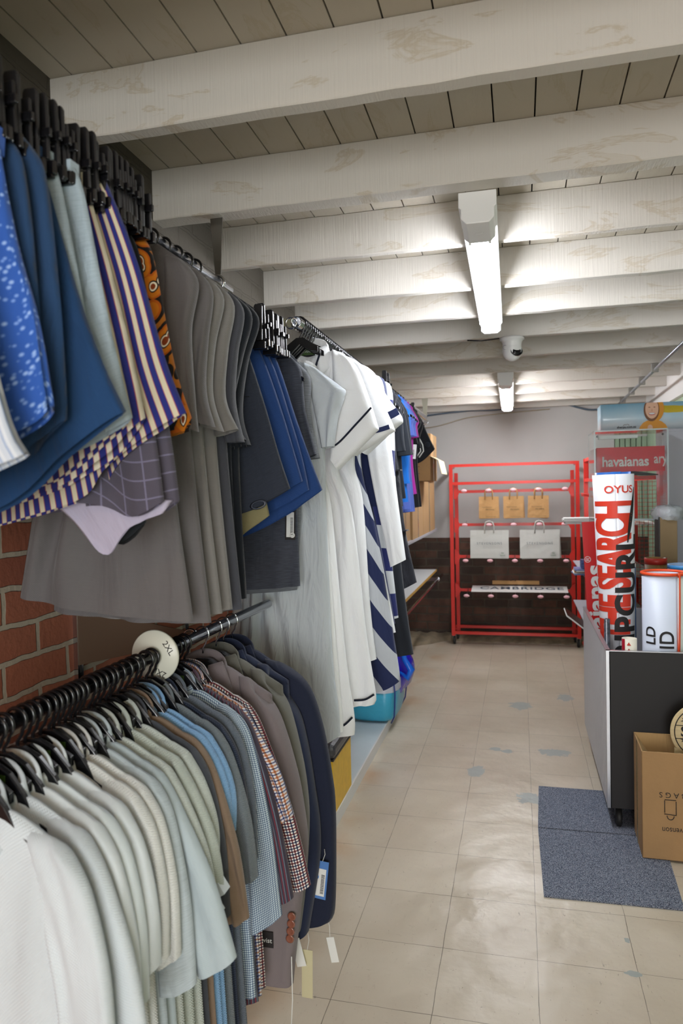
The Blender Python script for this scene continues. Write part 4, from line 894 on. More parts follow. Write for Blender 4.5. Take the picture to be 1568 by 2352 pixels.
t = thing('black_tray', 'black shallow tray under the red header in the acrylic case', 'tray', (ax+.1, ay+.05, 1.59)); MB().add([(0, 0, .01), (.28, 0, .0), (.28, .2, 0), (0, .2, .01), (.0, 0, .016), (.14, 0, .028), (.28, 0, .006), (0, .2, .016), (.14, .2, .028), (.28, .2, .006)], [(0, 1, 2, 3), (4, 7, 8, 5), (5, 8, 9, 6), (0, 4, 5, 6, 1), (3, 2, 9, 8, 7), (0, 3, 7, 4), (1, 6, 9, 2)]).build('tray', M['blackm'], t)
MB().b2((.02, 0, -.28), (.03, .01, .01)).build('support', M['steel'], t)
t = thing('metal_cabinet', 'plain grey cabinet at the right edge behind the acrylic case', 'cabinet', (.90, 5.0, 0))
MB().b2((0, 0, 0), (.28, .26, 1.888)).build('body', M['grey'], t, bevel=.004); MB().b2((.012, -.004, .05), (.27, 0, 1.87)).build('door', M['grey'], t, bevel=.002); MB().b2((.245, -.012, 1.0), (.255, -.004, 1.12)).build('handle', M['alu'], t)
# poster header
def poster_header():
    t = thing('poster_header', 'curved glossy photo header of a smiling person in an orange rain hood', 'sign', (.545, 5.2, 1.893))
    m = bpy.data.materials.new('sky_photo'); m.use_nodes = True; nt = m.node_tree; b = nt.nodes['Principled BSDF']; L = nt.links
    tc = N(nt, 'ShaderNodeTexCoord'); sp = N(nt, 'ShaderNodeSeparateXYZ'); L.new(tc.outputs['Object'], sp.inputs[0])
    n = N(nt, 'ShaderNodeTexNoise'); n.inputs['Scale'].default_value = 7; L.new(tc.outputs['Object'], n.inputs['Vector'])
    f = mth(nt, 'ADD', mth(nt, 'MULTIPLY', sp.outputs[2], 4.2), mth(nt, 'MULTIPLY', n.outputs['Fac'], .35))
    c1 = ramp(nt, f, [(0, '#a3b4bf'), (.35, '#cdd5d8'), (.6, '#b4ccd8'), (1, '#84b8d2')], 'LINEAR')
    g = mth(nt, 'MULTIPLY', mth(nt, 'GREATER_THAN', sp.outputs[0], .33), mth(nt, 'LESS_THAN', mth(nt, 'ABSOLUTE', mth(nt, 'SUBTRACT', mth(nt, 'ADD', sp.outputs[2], mth(nt, 'MULTIPLY', n.outputs['Fac'], .03)), .155)), .022))
    mx = N(nt, 'ShaderNodeMixRGB'); L.new(g, mx.inputs[0]); L.new(c1, mx.inputs[1]); mx.inputs[2].default_value = lin('#c9b23a'); L.new(mx.outputs[0], b.inputs['Base Color']); b.inputs['Roughness'].default_value = .18
    pts = [(0, .22), (0, .03), (.012, .01), (.035, 0), (.6, 0)]; vs = []
    P = resamp(pts, 40); 
    for p in P: vs += [(p[0], p[1], 0), (p[0], p[1], .188)]
    solid(MB().add(vs, [(2*k, 2*k+2, 2*k+3, 2*k+1) for k in range(40)], True).build('panel', m, t), .004)
    MB().b2((.0, .02, -.0), (.6, .22, .004)).build('base', M['grey'], t)
    def ell(name, cx, cz, rx, rz, mm, y=-.0065, par=t):
        vs = [(cx+rx*math.cos(2*PI*k/36), y, max(.0005, min(.1872, cz+rz*math.sin(2*PI*k/36)))) for k in range(36)]
        return MB().add(vs+[(x_, y+.0012, z_) for x_, _, z_ in vs], [tuple(range(36))]+[(k, k+36, (k+1) % 36+36, (k+1) % 36) for k in range(36)]).build(name, mm, par)
    oc = mat('printed_orange', '#cf8a1c', .2); ocd = mat('printed_brown', '#6e3d12', .2); sk = mat('printed_skin', '#d6a98c', .2)
    cx = .322
    body = MB().prism([(cx-.085, 0), (cx-.075, .03), (cx-.055, .055), (cx-.03, .068), (cx+.03, .072), (cx+.06, .06), (cx+.085, .038), (cx+.105, .0)], -.0058, -.0048).build('printed_coat', oc, t)
    ell('printed_hood', cx+.014, .145, .062, .088, oc, -.0066); ell('printed_hood_lining', cx-.002, .140, .049, .078, ocd, -.0074); ell('printed_face', cx, .146, .041, .066, sk, -.0082)
    for s in (-1, 1): ell('printed_eye', cx+s*.016, .156, .0065, .0028, ocd, -.009); None
    ell('printed_nose', cx, .136, .0035, .009, mat('printed_nose', '#c4906f', .2), -.009); ell('printed_smile', cx, .112, .021, .010, mat('printed_lips', '#b3524c', .2), -.009); ell('printed_teeth', cx, .114, .018, .006, M['paperw'], -.0098)
    ell('printed_hand', cx-.012, .02, .016, .02, sk, -.0074)
    text('lettering', 'sherpa.com.au', .021, M['ink'], t, front(.162, -.0052, .03), bold=.0004, ext=.0003)
    MB().tube([(.14, -.0056, .04), (.152, -.0056, .049), (.158, -.0056, .044), (.168, -.0056, .05), (.18, -.0056, .041)], .0012, 6).build('mountain_mark', ocd, t)
    MB().b2((.36, .05, -.0), (.6, .2, .002)).build('foot', M['grey'], t)
poster_header()
# ================================================================ hangers
GL = mat('green_label', '#35501f', .4)
_hang = {}
def hanger(x, y, z, label, group=None, kind='black', cat='hanger', r=.0145):
    """kinds: black (plastic, green size label), plain (no label), suit (metal hook, broad shoulders), hook (packed, only the hook shows)"""
    if (kind, r) not in _hang:
        t = thing('clothes_hanger', label, cat, (0, 0, 0)); rr = r+.0045
        mk = M['chrome'] if kind == 'suit' else M['black']; th = .0022 if kind == 'suit' else .0032
        arc = [(rr*math.cos(a), 0, rr*math.sin(a)) for a in [math.radians(200-k*12) for k in range(22)]]
        pts = arc+[(rr*.45, 0, -rr*1.3), (0, 0, -rr*1.9), (0, 0, -.05)]
        MB().tube(pts, th, 8).build('hook', mk, t)
        if kind == 'suit':
            body = [(-.12, -.145), (-.05, -.082), (-.02, -.062), (.02, -.062), (.05, -.082), (.12, -.145), (.12, -.17), (.06, -.155), (-.06, -.155), (-.12, -.17)]; d = .013
        else:
            body = [(-.145, -.158), (-.09, -.122), (-.068, -.088), (-.042, -.058), (-.012, -.042), (.012, -.042), (.042, -.058), (.068, -.088), (.09, -.122), (.145, -.158), (.145, -.17), (.085, -.143), (.045, -.105), (-.045, -.105), (-.085, -.143), (-.145, -.17)]; d = .0045
            if kind == 'short': body = [(-.06, -.078), (-.012, -.045), (.012, -.045), (.06, -.078), (.06, -.095), (.035, -.09), (0, -.068), (-.035, -.10), (-.05, -.10)]
        MB().prism(body, -d, d).build('shoulders', M['black'], t, bevel=.0015 if kind != 'suit' else .006)
        if kind == 'black':
            lb = MB().b2((-.036, -.0058, -.084), (.036, -.0047, -.061)).build('size_label', GL, t)
            text('label_lettering', 'STEVENSONS', .0098, M['paperw'], lb, front(0, -.006, -.0725), ext=.0002, space=1.1)
        _hang[(kind, r)] = t; c = t
    else: c = copy_tree(_hang[(kind, r)])
    c.location = (x, y, z); c.rotation_euler = (0, random.uniform(-.03, .03), random.uniform(-.07, .07))
    c['label'] = label
    if group: c['group'] = group
    return c
_clip = []; M['clipb'] = mat('satin_black_plastic', '#0f0f12', .38)
def clip_hanger(x, y, z, label, group=None):
    if not _clip:
        t = thing('trouser_hanger', label, 'hanger', (0, 0, 0)); rr = .019
        arc = [(rr*math.cos(a), 0, rr*math.sin(a)) for a in [math.radians(200-k*12) for k in range(22)]]
        MB().tube(arc+[(rr*.45, 0, -rr*1.3), (0, 0, -rr*1.9), (0, 0, -.06)], .0032, 8).build('hook', M['black'], t)
        MB().b2((-.165, -.003, -.068), (.165, .003, -.056)).build('bar', M['black'], t, bevel=.001)
        for s in (-1, 1):
            c = MB().prism([(s*.142-.0115, -.012), (s*.142-.0085, -.006), (s*.142+.0085, -.006), (s*.142+.0115, -.012), (s*.142+.0115, -.10), (s*.142-.0115, -.10)], -.016, -.009).prism([(s*.142-.0115, -.03), (s*.142+.0115, -.03), (s*.142+.0115, -.10), (s*.142-.0115, -.10)], .009, .015).build('clip', M['clipb'], t, bevel=.0015)
            MB().b2((s*.142-.020, -.016, -.122), (s*.142+.020, -.006, -.102)).b2((s*.142-.020, .006, -.122), (s*.142+.020, .014, -.102)).build('jaw', M['black'], c, bevel=.002)
            MB().tube([(s*.142-.006, 0, -.07), (s*.142-.006, -.017, -.075), (s*.142+.006, -.017, -.075), (s*.142+.006, 0, -.07)], .0012, 6).build('spring', M['rubber'], c)
        _clip.append(t); c = t
    else: c = copy_tree(_clip[0])
    c.location = (x, y, z); c.rotation_euler = (0, random.uniform(-.03, .03), random.uniform(-.05, .05)); c['label'] = label
    if group: c['group'] = group
    return c

# ================================================================ garments
def rel(pts, x, z): return [(a+x, b+z) for a, b in pts]
def buttons(par, pts, y, r, m, name='button'):
    for (x, z) in pts: MB().lathe([(0, -.0016), (r*.55, -.0012), (r*.8, -.0022), (r, -.0012), (r, .0008), (0, .0008)], (x, y, z), 18, 'y').build(name, m, par)

def shirt(label, y, m, co=(.25, -.42), ci=(.18, -.46), seed=0, x=-.8, z=1.171, hem=-.83, w=.19, th=.026, cat='shirt', group=None, A=.007, col=True, colm=None, cuff=None, name='shirt', neck=.06, k=4, sw=.03, hl=None, wall=True, front_=False, kind='black', tilt=0, shx=.185, hanglabel=None, cr=None):
    t = thing(name, label, cat, (x, y, z), group)
    T = [(-.172, -.158), (-.06, -.098), (0, -.125), (.06, -.092), (.12, -.118), (shx-.012, -.158)]
    R = [(shx-.012, -.158), (w-.03, -.24), (w-.02, -.4), (w, hem)]
    Lf = [(-.172, -.158), (-w+.03, -.24), (-w+.02, -.4), (-w, hem-.01)]
    B = [(-w, hem-.01), (-w*.5, hem-.025), (0, hem-.005), (w*.5, hem-.02), (w, hem)]
    o = (x, y, z); q = lambda p: rel(p, x, z)
    patch('body', q(T), q(R), q(B), q(Lf), y, th, m, t, o, A=A*1.3, k=k, seed=seed)
    mid = ((shx+.012+co[0])/2+.012, (-.19+co[1])/2); sh = [(.1, -.118), (.135, -.125), (shx-.02, -.142)]
    patch('sleeve', q(sh), q([(shx-.02, -.142), (shx+.016, -.20), mid, co]), q([ci, ((co[0]+ci[0])/2, (co[1]+ci[1])/2-.004), co]), q([(.1, -.118), (.118, -.22), ((.12+ci[0])/2+.01, (-.22+ci[1])/2), ci]), y-.001, th*1.12, m, t, o, nu=24, nv=36, A=A, k=2, seed=seed+50, grow=.3)
    if wall:
        co2 = (-min(co[0], .31), co[1]); ci2 = (-ci[0], ci[1])
        patch('sleeve', q([(-shx+.02, -.142), (-.135, -.125), (-.1, -.118)]), q([(-.1, -.118), (-.118, -.22), ((-.12+ci2[0])/2, (-.22+ci2[1])/2), ci2]), q([co2, ci2]), q([(-shx+.02, -.142), (-shx-.016, -.20), (-mid[0], mid[1]), co2]), y+.001, th*.8, m, t, o, nu=16, nv=24, A=A, k=2, seed=seed+80)
    if cuff: band('cuff', q([ci, ((co[0]+ci[0])/2, (co[1]+ci[1])/2-.002), co]), y-.001, .024, cuff, t, o, th=th*.52)
    if col: collar(t, colm or m, (0, .003, -.098), rx=neck-.004, ry=.019, h=.026)
    if front_:
        mb = MB().b2((-.013, -th/2-.006, hem+.02), (.013, -th/2-.0045, -.125)); mb.build('placket', m, t)
        buttons(t, [(0, -.17-.085*i) for i in range(6)], -th/2-.006, .0055, mat('shell_button', '#d8d4c8', .3))
    hanger(x, y, z, hanglabel or ('black hanger of the '+' '.join(label.split()[:12])), kind=kind)
    return t

C = {}
C['white'] = knit('white_waffle', '#c6cfd6'); C['white2'] = cloth('white_poplin', '#cbd3d8', wrinkle=.3); C['cream'] = knit('cream_knit', '#d3d6d5'); C['coolwhite'] = cloth('cool_white_linen', '#ccd6db')
C['pale'] = cloth('pale_blue_linen', '#b0bcc3', heather=.18); C['pale2'] = cloth('pale_blue_knit', '#a9b6bc', wrinkle=.4); C['sage'] = knit('sage_knit', '#b8c0bb'); C['sage2'] = knit('sage_rib', '#b2bbb4', period=.006)
C['slate'] = cloth('slate_cotton', '#3c4048'); C['brown'] = cloth('brown_linen', '#7d6b5b', wrinkle=.6); C['sky'] = knit('sky_blue_knit', '#7ba5cf'); C['greyk'] = knit('grey_knit', '#697278'); C['dotty'] = cloth('navy_white_dot', '#2a3448', 'check', '#8f9db0', period=.005)
C['greycable'] = knit('grey_cable_knit', '#5d6672'); C['ging'] = cloth('blue_small_check', '#bccbd2', 'check', '#7688a8', period=.0052, wrinkle=.4); C['redpin'] = cloth('red_grey_pinstripe', '#3a3442', 'pin', '#8b2430', '#6b7280', period=.0095)
C['plaid'] = cloth('orange_blue_plaid', '#cfccd0', 'plaid', '#5a6898', '#dba078', period=.016); C['redging'] = cloth('red_navy_gingham', '#d8d6cf', 'plaid', '#34406f', '#82283a', period=.014)
C['taupe'] = cloth('taupe_suiting', '#746b6d', wrinkle=.12, sheen=.1); C['olive'] = cloth('olive_suiting', '#605f58', wrinkle=.12); C['navy'] = cloth('navy_suiting', '#20283f', wrinkle=.1, sheen=.1); C['navyd'] = cloth('dark_navy_suiting', '#1a2034', wrinkle=.1, sheen=.1)
# ---- lower rail, near to far
S = [
 ('white long open-weave shirt at the bottom left, nearest the viewer', .885, 'white', (.235, -.44), (.15, -.50), dict(front_=True, A=.009, hem=-.85)),
 ('white textured shirt directly behind the nearest white shirt', .93, 'white', (.262, -.46), (.18, -.52), {}),
 ('third white shirt from the bottom left, soft collar standing', .965, 'white2', (.23, -.43), (.16, -.47), {}),
 ('cool white shirt fourth from the bottom left', .995, 'coolwhite', (.225, -.43), (.155, -.47), {}),
 ('white shirt with a tall folded collar, fifth from the bottom left', 1.033, 'white2', (.225, -.40), (.155, -.44), {}),
 ('cream white knitted shirt with a short sleeve, before the pale blue linen one', 1.076, 'cream', (.218, -.415), (.155, -.45), {}),
 ('cream white knitted shirt touching the pale blue linen shirt', 1.105, 'cream', (.225, -.43), (.16, -.46), {}),
 ('pale blue linen shirt with a straight sleeve, nearer of the two pale blue', 1.138, 'pale', (.236, -.50), (.165, -.53), {}),
 ('pale blue shirt with a wide flaring sleeve, farther of the two pale blue', 1.168, 'pale2', (.30, -.464), (.225, -.51), {}),
 ('sage knitted polo shirt nearest the pale blue shirts', 1.196, 'sage', (.256, -.393), (.19, -.43), dict(cuff='white2')),
 ('sage knitted polo shirt in the middle of the three sage ones', 1.235, 'sage2', (.25, -.375), (.19, -.41), dict(cuff='white2')),
 ('sage knitted shirt beside the dark slate shirt', 1.272, 'sage', (.225, -.36), (.17, -.40), {}),
 ('dark slate shirt squeezed between the sage and the brown shirt', 1.298, 'slate', (.235, -.47), (.175, -.50), {}),
 ('brown linen shirt in the middle of the lower rail', 1.325, 'brown', (.262, -.49), (.205, -.50), {}),
 ('light blue knitted polo, nearer of the two light blue', 1.353, 'sky', (.215, -.34), (.16, -.37), {}),
 ('light blue knitted polo, farther of the two light blue', 1.375, 'sky', (.218, -.34), (.16, -.37), {}),
 ('grey knitted polo with a dotted texture behind the light blue polos', 1.413, 'greyk', (.249, -.455), (.20, -.47), {}),
 ('navy shirt with a small white check collar, mostly hidden between grey knits', 1.437, 'dotty', (.22, -.42), (.17, -.44), {}),
 ('dark grey cable knit shirt before the blue checked shirt', 1.475, 'greycable', (.225, -.45), (.175, -.47), {}),
 ('blue and white small checked shirt with a long rolled sleeve', 1.523, 'ging', (.262, -.60), (.18, -.655), dict(A=.010, hem=-.80, w=.195)),
 ('red and grey pinstriped shirt behind the blue checked shirt', 1.548, 'redpin', (.282, -.571), (.225, -.591), {}),
 ('orange and blue plaid shirt behind the pinstriped shirt', 1.568, 'plaid', (.28, -.389), (.235, -.41), {}),
 ('red and navy gingham shirt before the taupe blazer', 1.597, 'redging', (.309, -.565), (.25, -.585), {}),
]
for i, (lab, y, mk, co, ci, kw) in enumerate(S):
    if isinstance(kw.get('cuff'), str): kw['cuff'] = C[kw['cuff']]
    shirt(lab, y, C[mk], co, ci, seed=i+1, group='shirts on the lower rail', **kw)
# extra hooks between the shirts: packed hangers
for k, yy in enumerate([.60, .64, .68, .72, .76, .80, .84, .91, .948, 1.015, 1.055, 1.09, 1.122, 1.153, 1.215, 1.255]):
    hanger(-.8, yy, 1.171, 'black hanger on the lower rail packed in among the pale shirts', 'spare black hangers among the pale shirts', kind='short')

# size ring
t = thing('size_ring', 'round white plastic size ring marked 2XL on the lower rail', 'size marker', (-.8, 1.455, 1.171))
MB().lathe([(.0155, -.004), (.056, -.003), (.058, 0), (.056, .006), (.05, .010), (.0155, .012), (.0155, -.004)], (0, 0, 0), 48, 'y').build('disc', mat('frosted_plastic', '#c3c4b8', .35), t)
MB().b2((-.057, -.0045, -.0008), (-.016, -.0036, .0008)).build('slit', M['blackm'], t)
text('lettering', '2XL', .02, M['ink'], t, front(.034, -.0038, .018, rot=-1.0), ext=.0003); text('lettering', '2XL', .02, M['ink'], t, front(.012, -.0038, -.037, rot=2.7), ext=.0003)

def blazer(label, y, m, outer, ci, seed, hem=-.74, kind='suit', vent=None):
    x, z = -.8, 1.171; t = thing('blazer', label, 'blazer', (x, y, z), 'blazers on the lower rail'); o = (x, y, z); q = lambda p: rel(p, x, z)
    patch('body', q([(-.19, -.15), (-.06, -.082), (0, -.095), (.06, -.082), (.12, -.115), (.185, -.15)]), q([(.185, -.15), (.19, -.3), (.185, -.45), (.205, hem)]), q([(-.205, hem), (-.1, hem-.02), (0, hem-.01), (.1, hem-.02), (.205, hem)]), q([(-.19, -.15), (-.19, -.3), (-.185, -.45), (-.205, hem)]), y+.006, .05, m, t, o, A=.006, k=2, seed=seed)
    co = outer[-1]
    patch('sleeve', q([(.10, -.105), (.13, -.112), outer[0]]), q(outer), q([ci, ((co[0]+ci[0])/2, (co[1]+ci[1])/2-.008), co]), q([(.10, -.105), (.125, -.25), (.15, -.45), ci]), y-.004, .062, m, t, o, nu=28, nv=50, A=.004, k=1.5, seed=seed+3, grow=.3)
    patch('sleeve', q([(-.15, -.125), (-.10, -.105)]), q([(-.10, -.105), (-.125, -.25), (-.15, -.45), (-ci[0], ci[1])]), q([(-.23, -.8), (-ci[0], ci[1])]), q([(-.15, -.125), (-.22, -.2), (-.26, -.45), (-.23, -.8)]), y, .045, m, t, o, nu=12, nv=24, A=.004, k=1.5, seed=seed+5)
    # collar and lapel
    patch('lapel', q([(.025, -.075), (.066, -.062)]), q([(.066, -.062), (.09, -.13), (.1, -.2), (.03, -.36)]), q([(.0, -.36), (.03, -.36)]), q([(.025, -.075), (.02, -.15), (.01, -.24), (.0, -.36)]), y-.024, .008, m, t, o, nu=10, nv=20, A=.001)
    collar(t, m, (0, .002, -.088), rx=.058, ry=.026, h=.018, flap=.04)
    hanger(x, y, z, 'wire-hooked suit hanger of the '+' '.join(label.split()[:11]), kind=kind)
    return t
b1 = blazer('taupe blazer with copper coloured cuff buttons', 1.70, C['taupe'], [(.147, -.145), (.203, -.197), (.246, -.327), (.266, -.436), (.272, -.535), (.25, -.70), (.228, -.855)], (.12, -.875), 5)
copper = mat('copper_button', '#7c4a3a', .2, coat=.5); brass = mat('brass_button', '#8f7a2e', .3, metal=.8)
buttons(b1, [(.238-.002*i, -.688-.019*i) for i in range(4)], -.040, .0105, copper)
tg = MB().b2((.150, -.0400, -.775), (.188, -.0385, -.735)).build('sleeve_label', M['ink'], b1)
text('lettering', 'twist', .017, M['paperw'], tg, front(.168, -.0405, -.757), ext=.0002)
patch('cuff', rel([(.125, -.80), (.235, -.80)], -.8, 1.171), rel([(.235, -.80), (.225, -.885)], -.8, 1.171), rel([(.135, -.885), (.225, -.885)], -.8, 1.171), rel([(.125, -.80), (.135, -.885)], -.8, 1.171), 1.70, .05, C['taupe'], b1, (-.8, 1.70, 1.171), nu=16, nv=8, A=.001)
b1b = blazer('olive blazer wedged between the taupe and the navy blazer', 1.785, C['olive'], [(.145, -.145), (.20, -.20), (.235, -.33), (.25, -.44), (.25, -.54), (.235, -.70), (.22, -.80)], (.13, -.82), 11)
b2 = blazer('navy blazer with brass cuff buttons, nearer of the two navy ones', 1.835, C['navy'], [(.135, -.158), (.208, -.225), (.235, -.31), (.255, -.44), (.267, -.541), (.262, -.65), (.228, -.83)], (.14, -.85), 7)
buttons(b2, [(.20, -.70), (.198, -.735), (.196, -.77)], -.038, .010, brass)
b3 = blazer('darkest navy blazer, last on the lower rail, with a blue price ticket', 1.895, C['navyd'], [(.141, -.112), (.222, -.17), (.263, -.277), (.288, -.42), (.296, -.53), (.288, -.79), (.265, -.83)], (.17, -.84), 9)
buttons(b3, [(.236-.004*i, -.60-.028*i) for i in range(4)], -.04, .010, M['black'])
def swing_tag(par, x, y, z, w, h, m, name='price_tag', rot=0.1, string=.05, lines=None, hole=True):
    e = MB().b2((-w/2, -.0006, -h), (w/2, .0006, 0)).build(name, m, par); e.location = (x, y, z); e.rotation_euler = (0, rot, 0)
    MB().tube([(0, 0, 0), (.004, .004, string*.6), (0, .008, string)], .0009, 5).build('string', M['paperw'], e)
    if lines:
        lb = MB().b2((-w*.36, -.0012, -h*.92), (w*.36, -.0007, -h*.2)).build('sticker', M['paperw'], e)
        bc = MB()
        rr = random.Random(2); zz = -h*.85
        while zz < -h*.35: q_ = rr.uniform(.0006, .0016); bc.b2((w*.02, -.0016, zz), (w*.28, -.0012, zz+q_)); zz += q_*2.1
        tag(bc.build('barcode', M['ink'], lb), kind='stuff')
    return e
e = swing_tag(b3, .268, -.052, -.64, .036, .105, mat('blue_ticket', '#4d79b8', .4), 'price_ticket', .12, .03, True)
MB().lathe([(0, -.0016), (.008, -.0016), (.008, -.001)], (-.014, 0, -.045), 20, 'y').build('blue_dot', mat('bright_blue', '#0b78d8', .4), e)
swing_tag(b3, .272, -.01, -.875, .022, .07, M['paperw'], 'price_tag', -.2, .05)
swing_tag(b2, .235, -.045, -.855, .03, .13, mat('cream_tag', '#bdb694', .6), 'paper_tag', .02, .04)
swing_tag(b2, .205, -.058, -.82, .026, .075, M['paperw'], 'price_tag', -.25, .03)
MB().tube([(.235, -.04, -.79), (.235, -.04, -.9), (.228, -.042, -1.0)], .0014, 6).build('plastic_loop', M['paperw'], b1)

# ---- upper rail: shorts on clip hangers
C['ltstripe'] = cloth('pale_blue_stripe', '#b9c2cf', 'pin', '#7f95ba', '#c9cfd6', period=.012); C['print'] = cloth('royal_blue_print', '#2c56a8', 'wave', '#a9c0dd', period=.011)
C['denim'] = cloth('mid_blue_twill', '#1f3d62', wrinkle=.5, heather=.0, var=.18); C['denim2'] = cloth('blue_twill', '#183c66', wrinkle=.5, var=.2); C['linen'] = cloth('ice_blue_linen', '#a3b4c0', heather=.16, wrinkle=.6)
C['stripe'] = cloth('cream_navy_stripe', '#d6cfbd', 'stripe', '#232b74', '#9a3c46', period=.0235); C['stripe2'] = cloth('cream_navy_stripe_fine', '#c4bca4', 'stripe', '#232b74', '#9a3c46', period=.020)
C['board'] = cloth('grey_boardshort_grid', '#4c4855', 'grid', '#6d6a82', period=.045, wrinkle=.2); C['lilac'] = cloth('lilac_lining', '#a8a3b8', wrinkle=.3); C['blk'] = cloth('black_stretch', '#15191e', wrinkle=.2); C['orange'] = cloth('orange_black_print', '#c97314', 'bold', '#1a1310', period=.05, wrinkle=.3)
C['oak'] = cloth('charcoal_heather', '#2e3441', heather=.25, wrinkle=.2); C['blue'] = cloth('strong_blue_twill', '#1f3e74', heather=.12, wrinkle=.3); C['tan'] = cloth('tan_cotton', '#857e5c', wrinkle=.2)
D = {
'stripe_light':(0.72,[(-0.97,2.03),(-0.658,2.04)],[(-0.658,2.04),(-0.63,1.86),(-0.586,1.637),(-0.561,1.581)],[(-0.93,1.45),(-0.589,1.56),(-0.565,1.573)]),
'pattern':(0.8,[(-0.97,2.04),(-0.642,2.006)],[(-0.642,2.006),(-0.616,1.855),(-0.595,1.765),(-0.587,1.676),(-0.588,1.655)],[(-0.98,1.47),(-0.615,1.608),(-0.592,1.646)]),
'denimA':(0.86,[(-0.95,2.04),(-0.664,2.038)],[(-0.664,2.038),(-0.633,2.004),(-0.612,1.955),(-0.598,1.791),(-0.594,1.673),(-0.595,1.637)],[(-1.0,1.49),(-0.703,1.567),(-0.646,1.597),(-0.6,1.626)]),
'denimB':(0.9,[(-0.95,2.045),(-0.659,2.032)],[(-0.659,2.032),(-0.637,1.962),(-0.603,1.837),(-0.565,1.725),(-0.528,1.648)],[(-1.02,1.44),(-0.738,1.508),(-0.627,1.581),(-0.563,1.621),(-0.53,1.638)]),
'linen':(0.965,[(-0.95,2.045),(-0.644,2.033)],[(-0.644,2.033),(-0.627,1.993),(-0.61,1.908),(-0.587,1.777),(-0.556,1.646)],[(-1.0,1.47),(-0.735,1.548),(-0.598,1.588),(-0.556,1.606)]),
'stripeA':(1.02,[(-0.95,2.05),(-0.66,2.043)],[(-0.66,2.043),(-0.646,1.99),(-0.617,1.886),(-0.59,1.775),(-0.565,1.652)],[(-1.0,1.47),(-0.753,1.519),(-0.701,1.532),(-0.632,1.569),(-0.571,1.617)]),
'stripeB':(1.06,[(-0.95,2.05),(-0.658,2.057)],[(-0.658,2.057),(-0.641,2.033),(-0.592,1.903),(-0.55,1.752),(-0.515,1.661)],[(-1.0,1.46),(-0.725,1.514),(-0.657,1.57),(-0.553,1.634),(-0.517,1.65)]),
'board':(1.115,[(-0.95,2.05),(-0.664,2.058)],[(-0.664,2.058),(-0.636,1.959),(-0.594,1.765),(-0.57,1.617),(-0.559,1.521)],[(-1.0,1.47),(-0.723,1.51),(-0.627,1.486),(-0.566,1.513)]),
'blackshort':(1.145,[(-0.95,2.05),(-0.671,2.054)],[(-0.671,2.054),(-0.659,1.97),(-0.64,1.772),(-0.634,1.59),(-0.64,1.483)],[(-1.0,1.52),(-0.779,1.516),(-0.716,1.436),(-0.681,1.439),(-0.646,1.468)]),
'orange':(1.2,[(-0.95,2.04),(-0.684,2.023)],[(-0.684,2.023),(-0.645,1.98),(-0.625,1.884),(-0.601,1.757),(-0.573,1.669)],[(-1.0,1.55),(-0.62,1.62),(-0.583,1.628),(-0.569,1.649)]),
'oakley':(1.8,[(-0.95,1.99),(-0.708,1.95)],[(-0.708,1.95),(-0.677,1.856),(-0.645,1.751),(-0.614,1.636),(-0.584,1.541)],[(-1.03,1.4),(-0.726,1.47),(-0.641,1.504),(-0.588,1.53)]),
'blue1':(1.89,[(-0.95,1.99),(-0.711,1.97)],[(-0.711,1.97),(-0.669,1.867),(-0.629,1.746),(-0.598,1.638),(-0.577,1.561)],[(-1.03,1.36),(-0.755,1.45),(-0.641,1.497),(-0.578,1.525)]),
'blue2':(1.93,[(-0.95,1.99),(-0.71,1.981)],[(-0.71,1.981),(-0.662,1.874),(-0.62,1.739),(-0.589,1.628),(-0.571,1.537)],[(-1.03,1.34),(-0.765,1.429),(-0.646,1.474),(-0.571,1.513)]),
'blue3':(1.97,[(-0.95,1.99),(-0.709,1.985)],[(-0.709,1.985),(-0.665,1.895),(-0.617,1.743),(-0.574,1.617),(-0.544,1.536)],[(-1.03,1.33),(-0.785,1.401),(-0.657,1.457),(-0.597,1.494),(-0.544,1.527)]),
'tan':(1.832,[(-0.95,1.98),(-0.759,1.945)],[(-0.759,1.945),(-0.722,1.819),(-0.699,1.695),(-0.675,1.57),(-0.655,1.47)],[(-1.0,1.3),(-0.783,1.355),(-0.72,1.385),(-0.655,1.415)]),
}
def shorts(key, label, m, seed, z=2.113, y=None, th=.026, A=.008, k=3, dx=0, clip=True, hemw=True, split=True):
    Y, T, R, B = D[key]; y = Y if y is None else y
    T, R, B = [[(a+dx, b) for a, b in q_] for q_ in (T, R, B)]
    Lf = [T[0], (T[0][0]-.03, (T[0][1]+B[0][1])/2), B[0]]
    t = thing('shorts', label, 'shorts', (-.8, y, z), 'shorts on the upper rail'); o = (-.8, y, z); mx = -.83+dx
    # two legs below the rise, one body above
    cr = .44
    def yb(u, v): return 0
    patch('body', T, R, B, Lf, y, th, m, t, o, A=A, k=k, seed=seed, grow=.25, nu=44, nv=50)
    wb = [(T[0][0]-.001, T[0][1]-.018), ((T[0][0]+T[1][0])/2, (T[0][1]+T[1][1])/2-.018), (T[1][0]+.004, T[1][1]-.018)]
    band('waistband', wb, y, .034, m, t, o, th=th*.42)
    hb = [(a+.0, b+.012) for a, b in B]; 
    if clip: clip_hanger(-.8, y, z if z > 2.08 else z, 'clip hanger of the '+' '.join(label.split()[:12]), None)
    return t
shorts('stripe_light', 'pale blue striped shorts, at the left edge of the picture', C['ltstripe'], 1)
shorts('pattern', 'royal blue shorts with a small white print near the left edge', C['print'], 2, A=.012)
shorts('denimA', 'dark blue twill shorts just right of the royal blue printed ones', C['denim'], 3, A=.012)
shorts('denimB', 'large blue twill shorts with a sharp hem corner, in front of the ice blue pair', C['denim2'], 4, A=.010, k=2)
shorts('linen', 'ice blue linen shorts clipped high in front of the striped pairs', C['linen'], 5, A=.009)
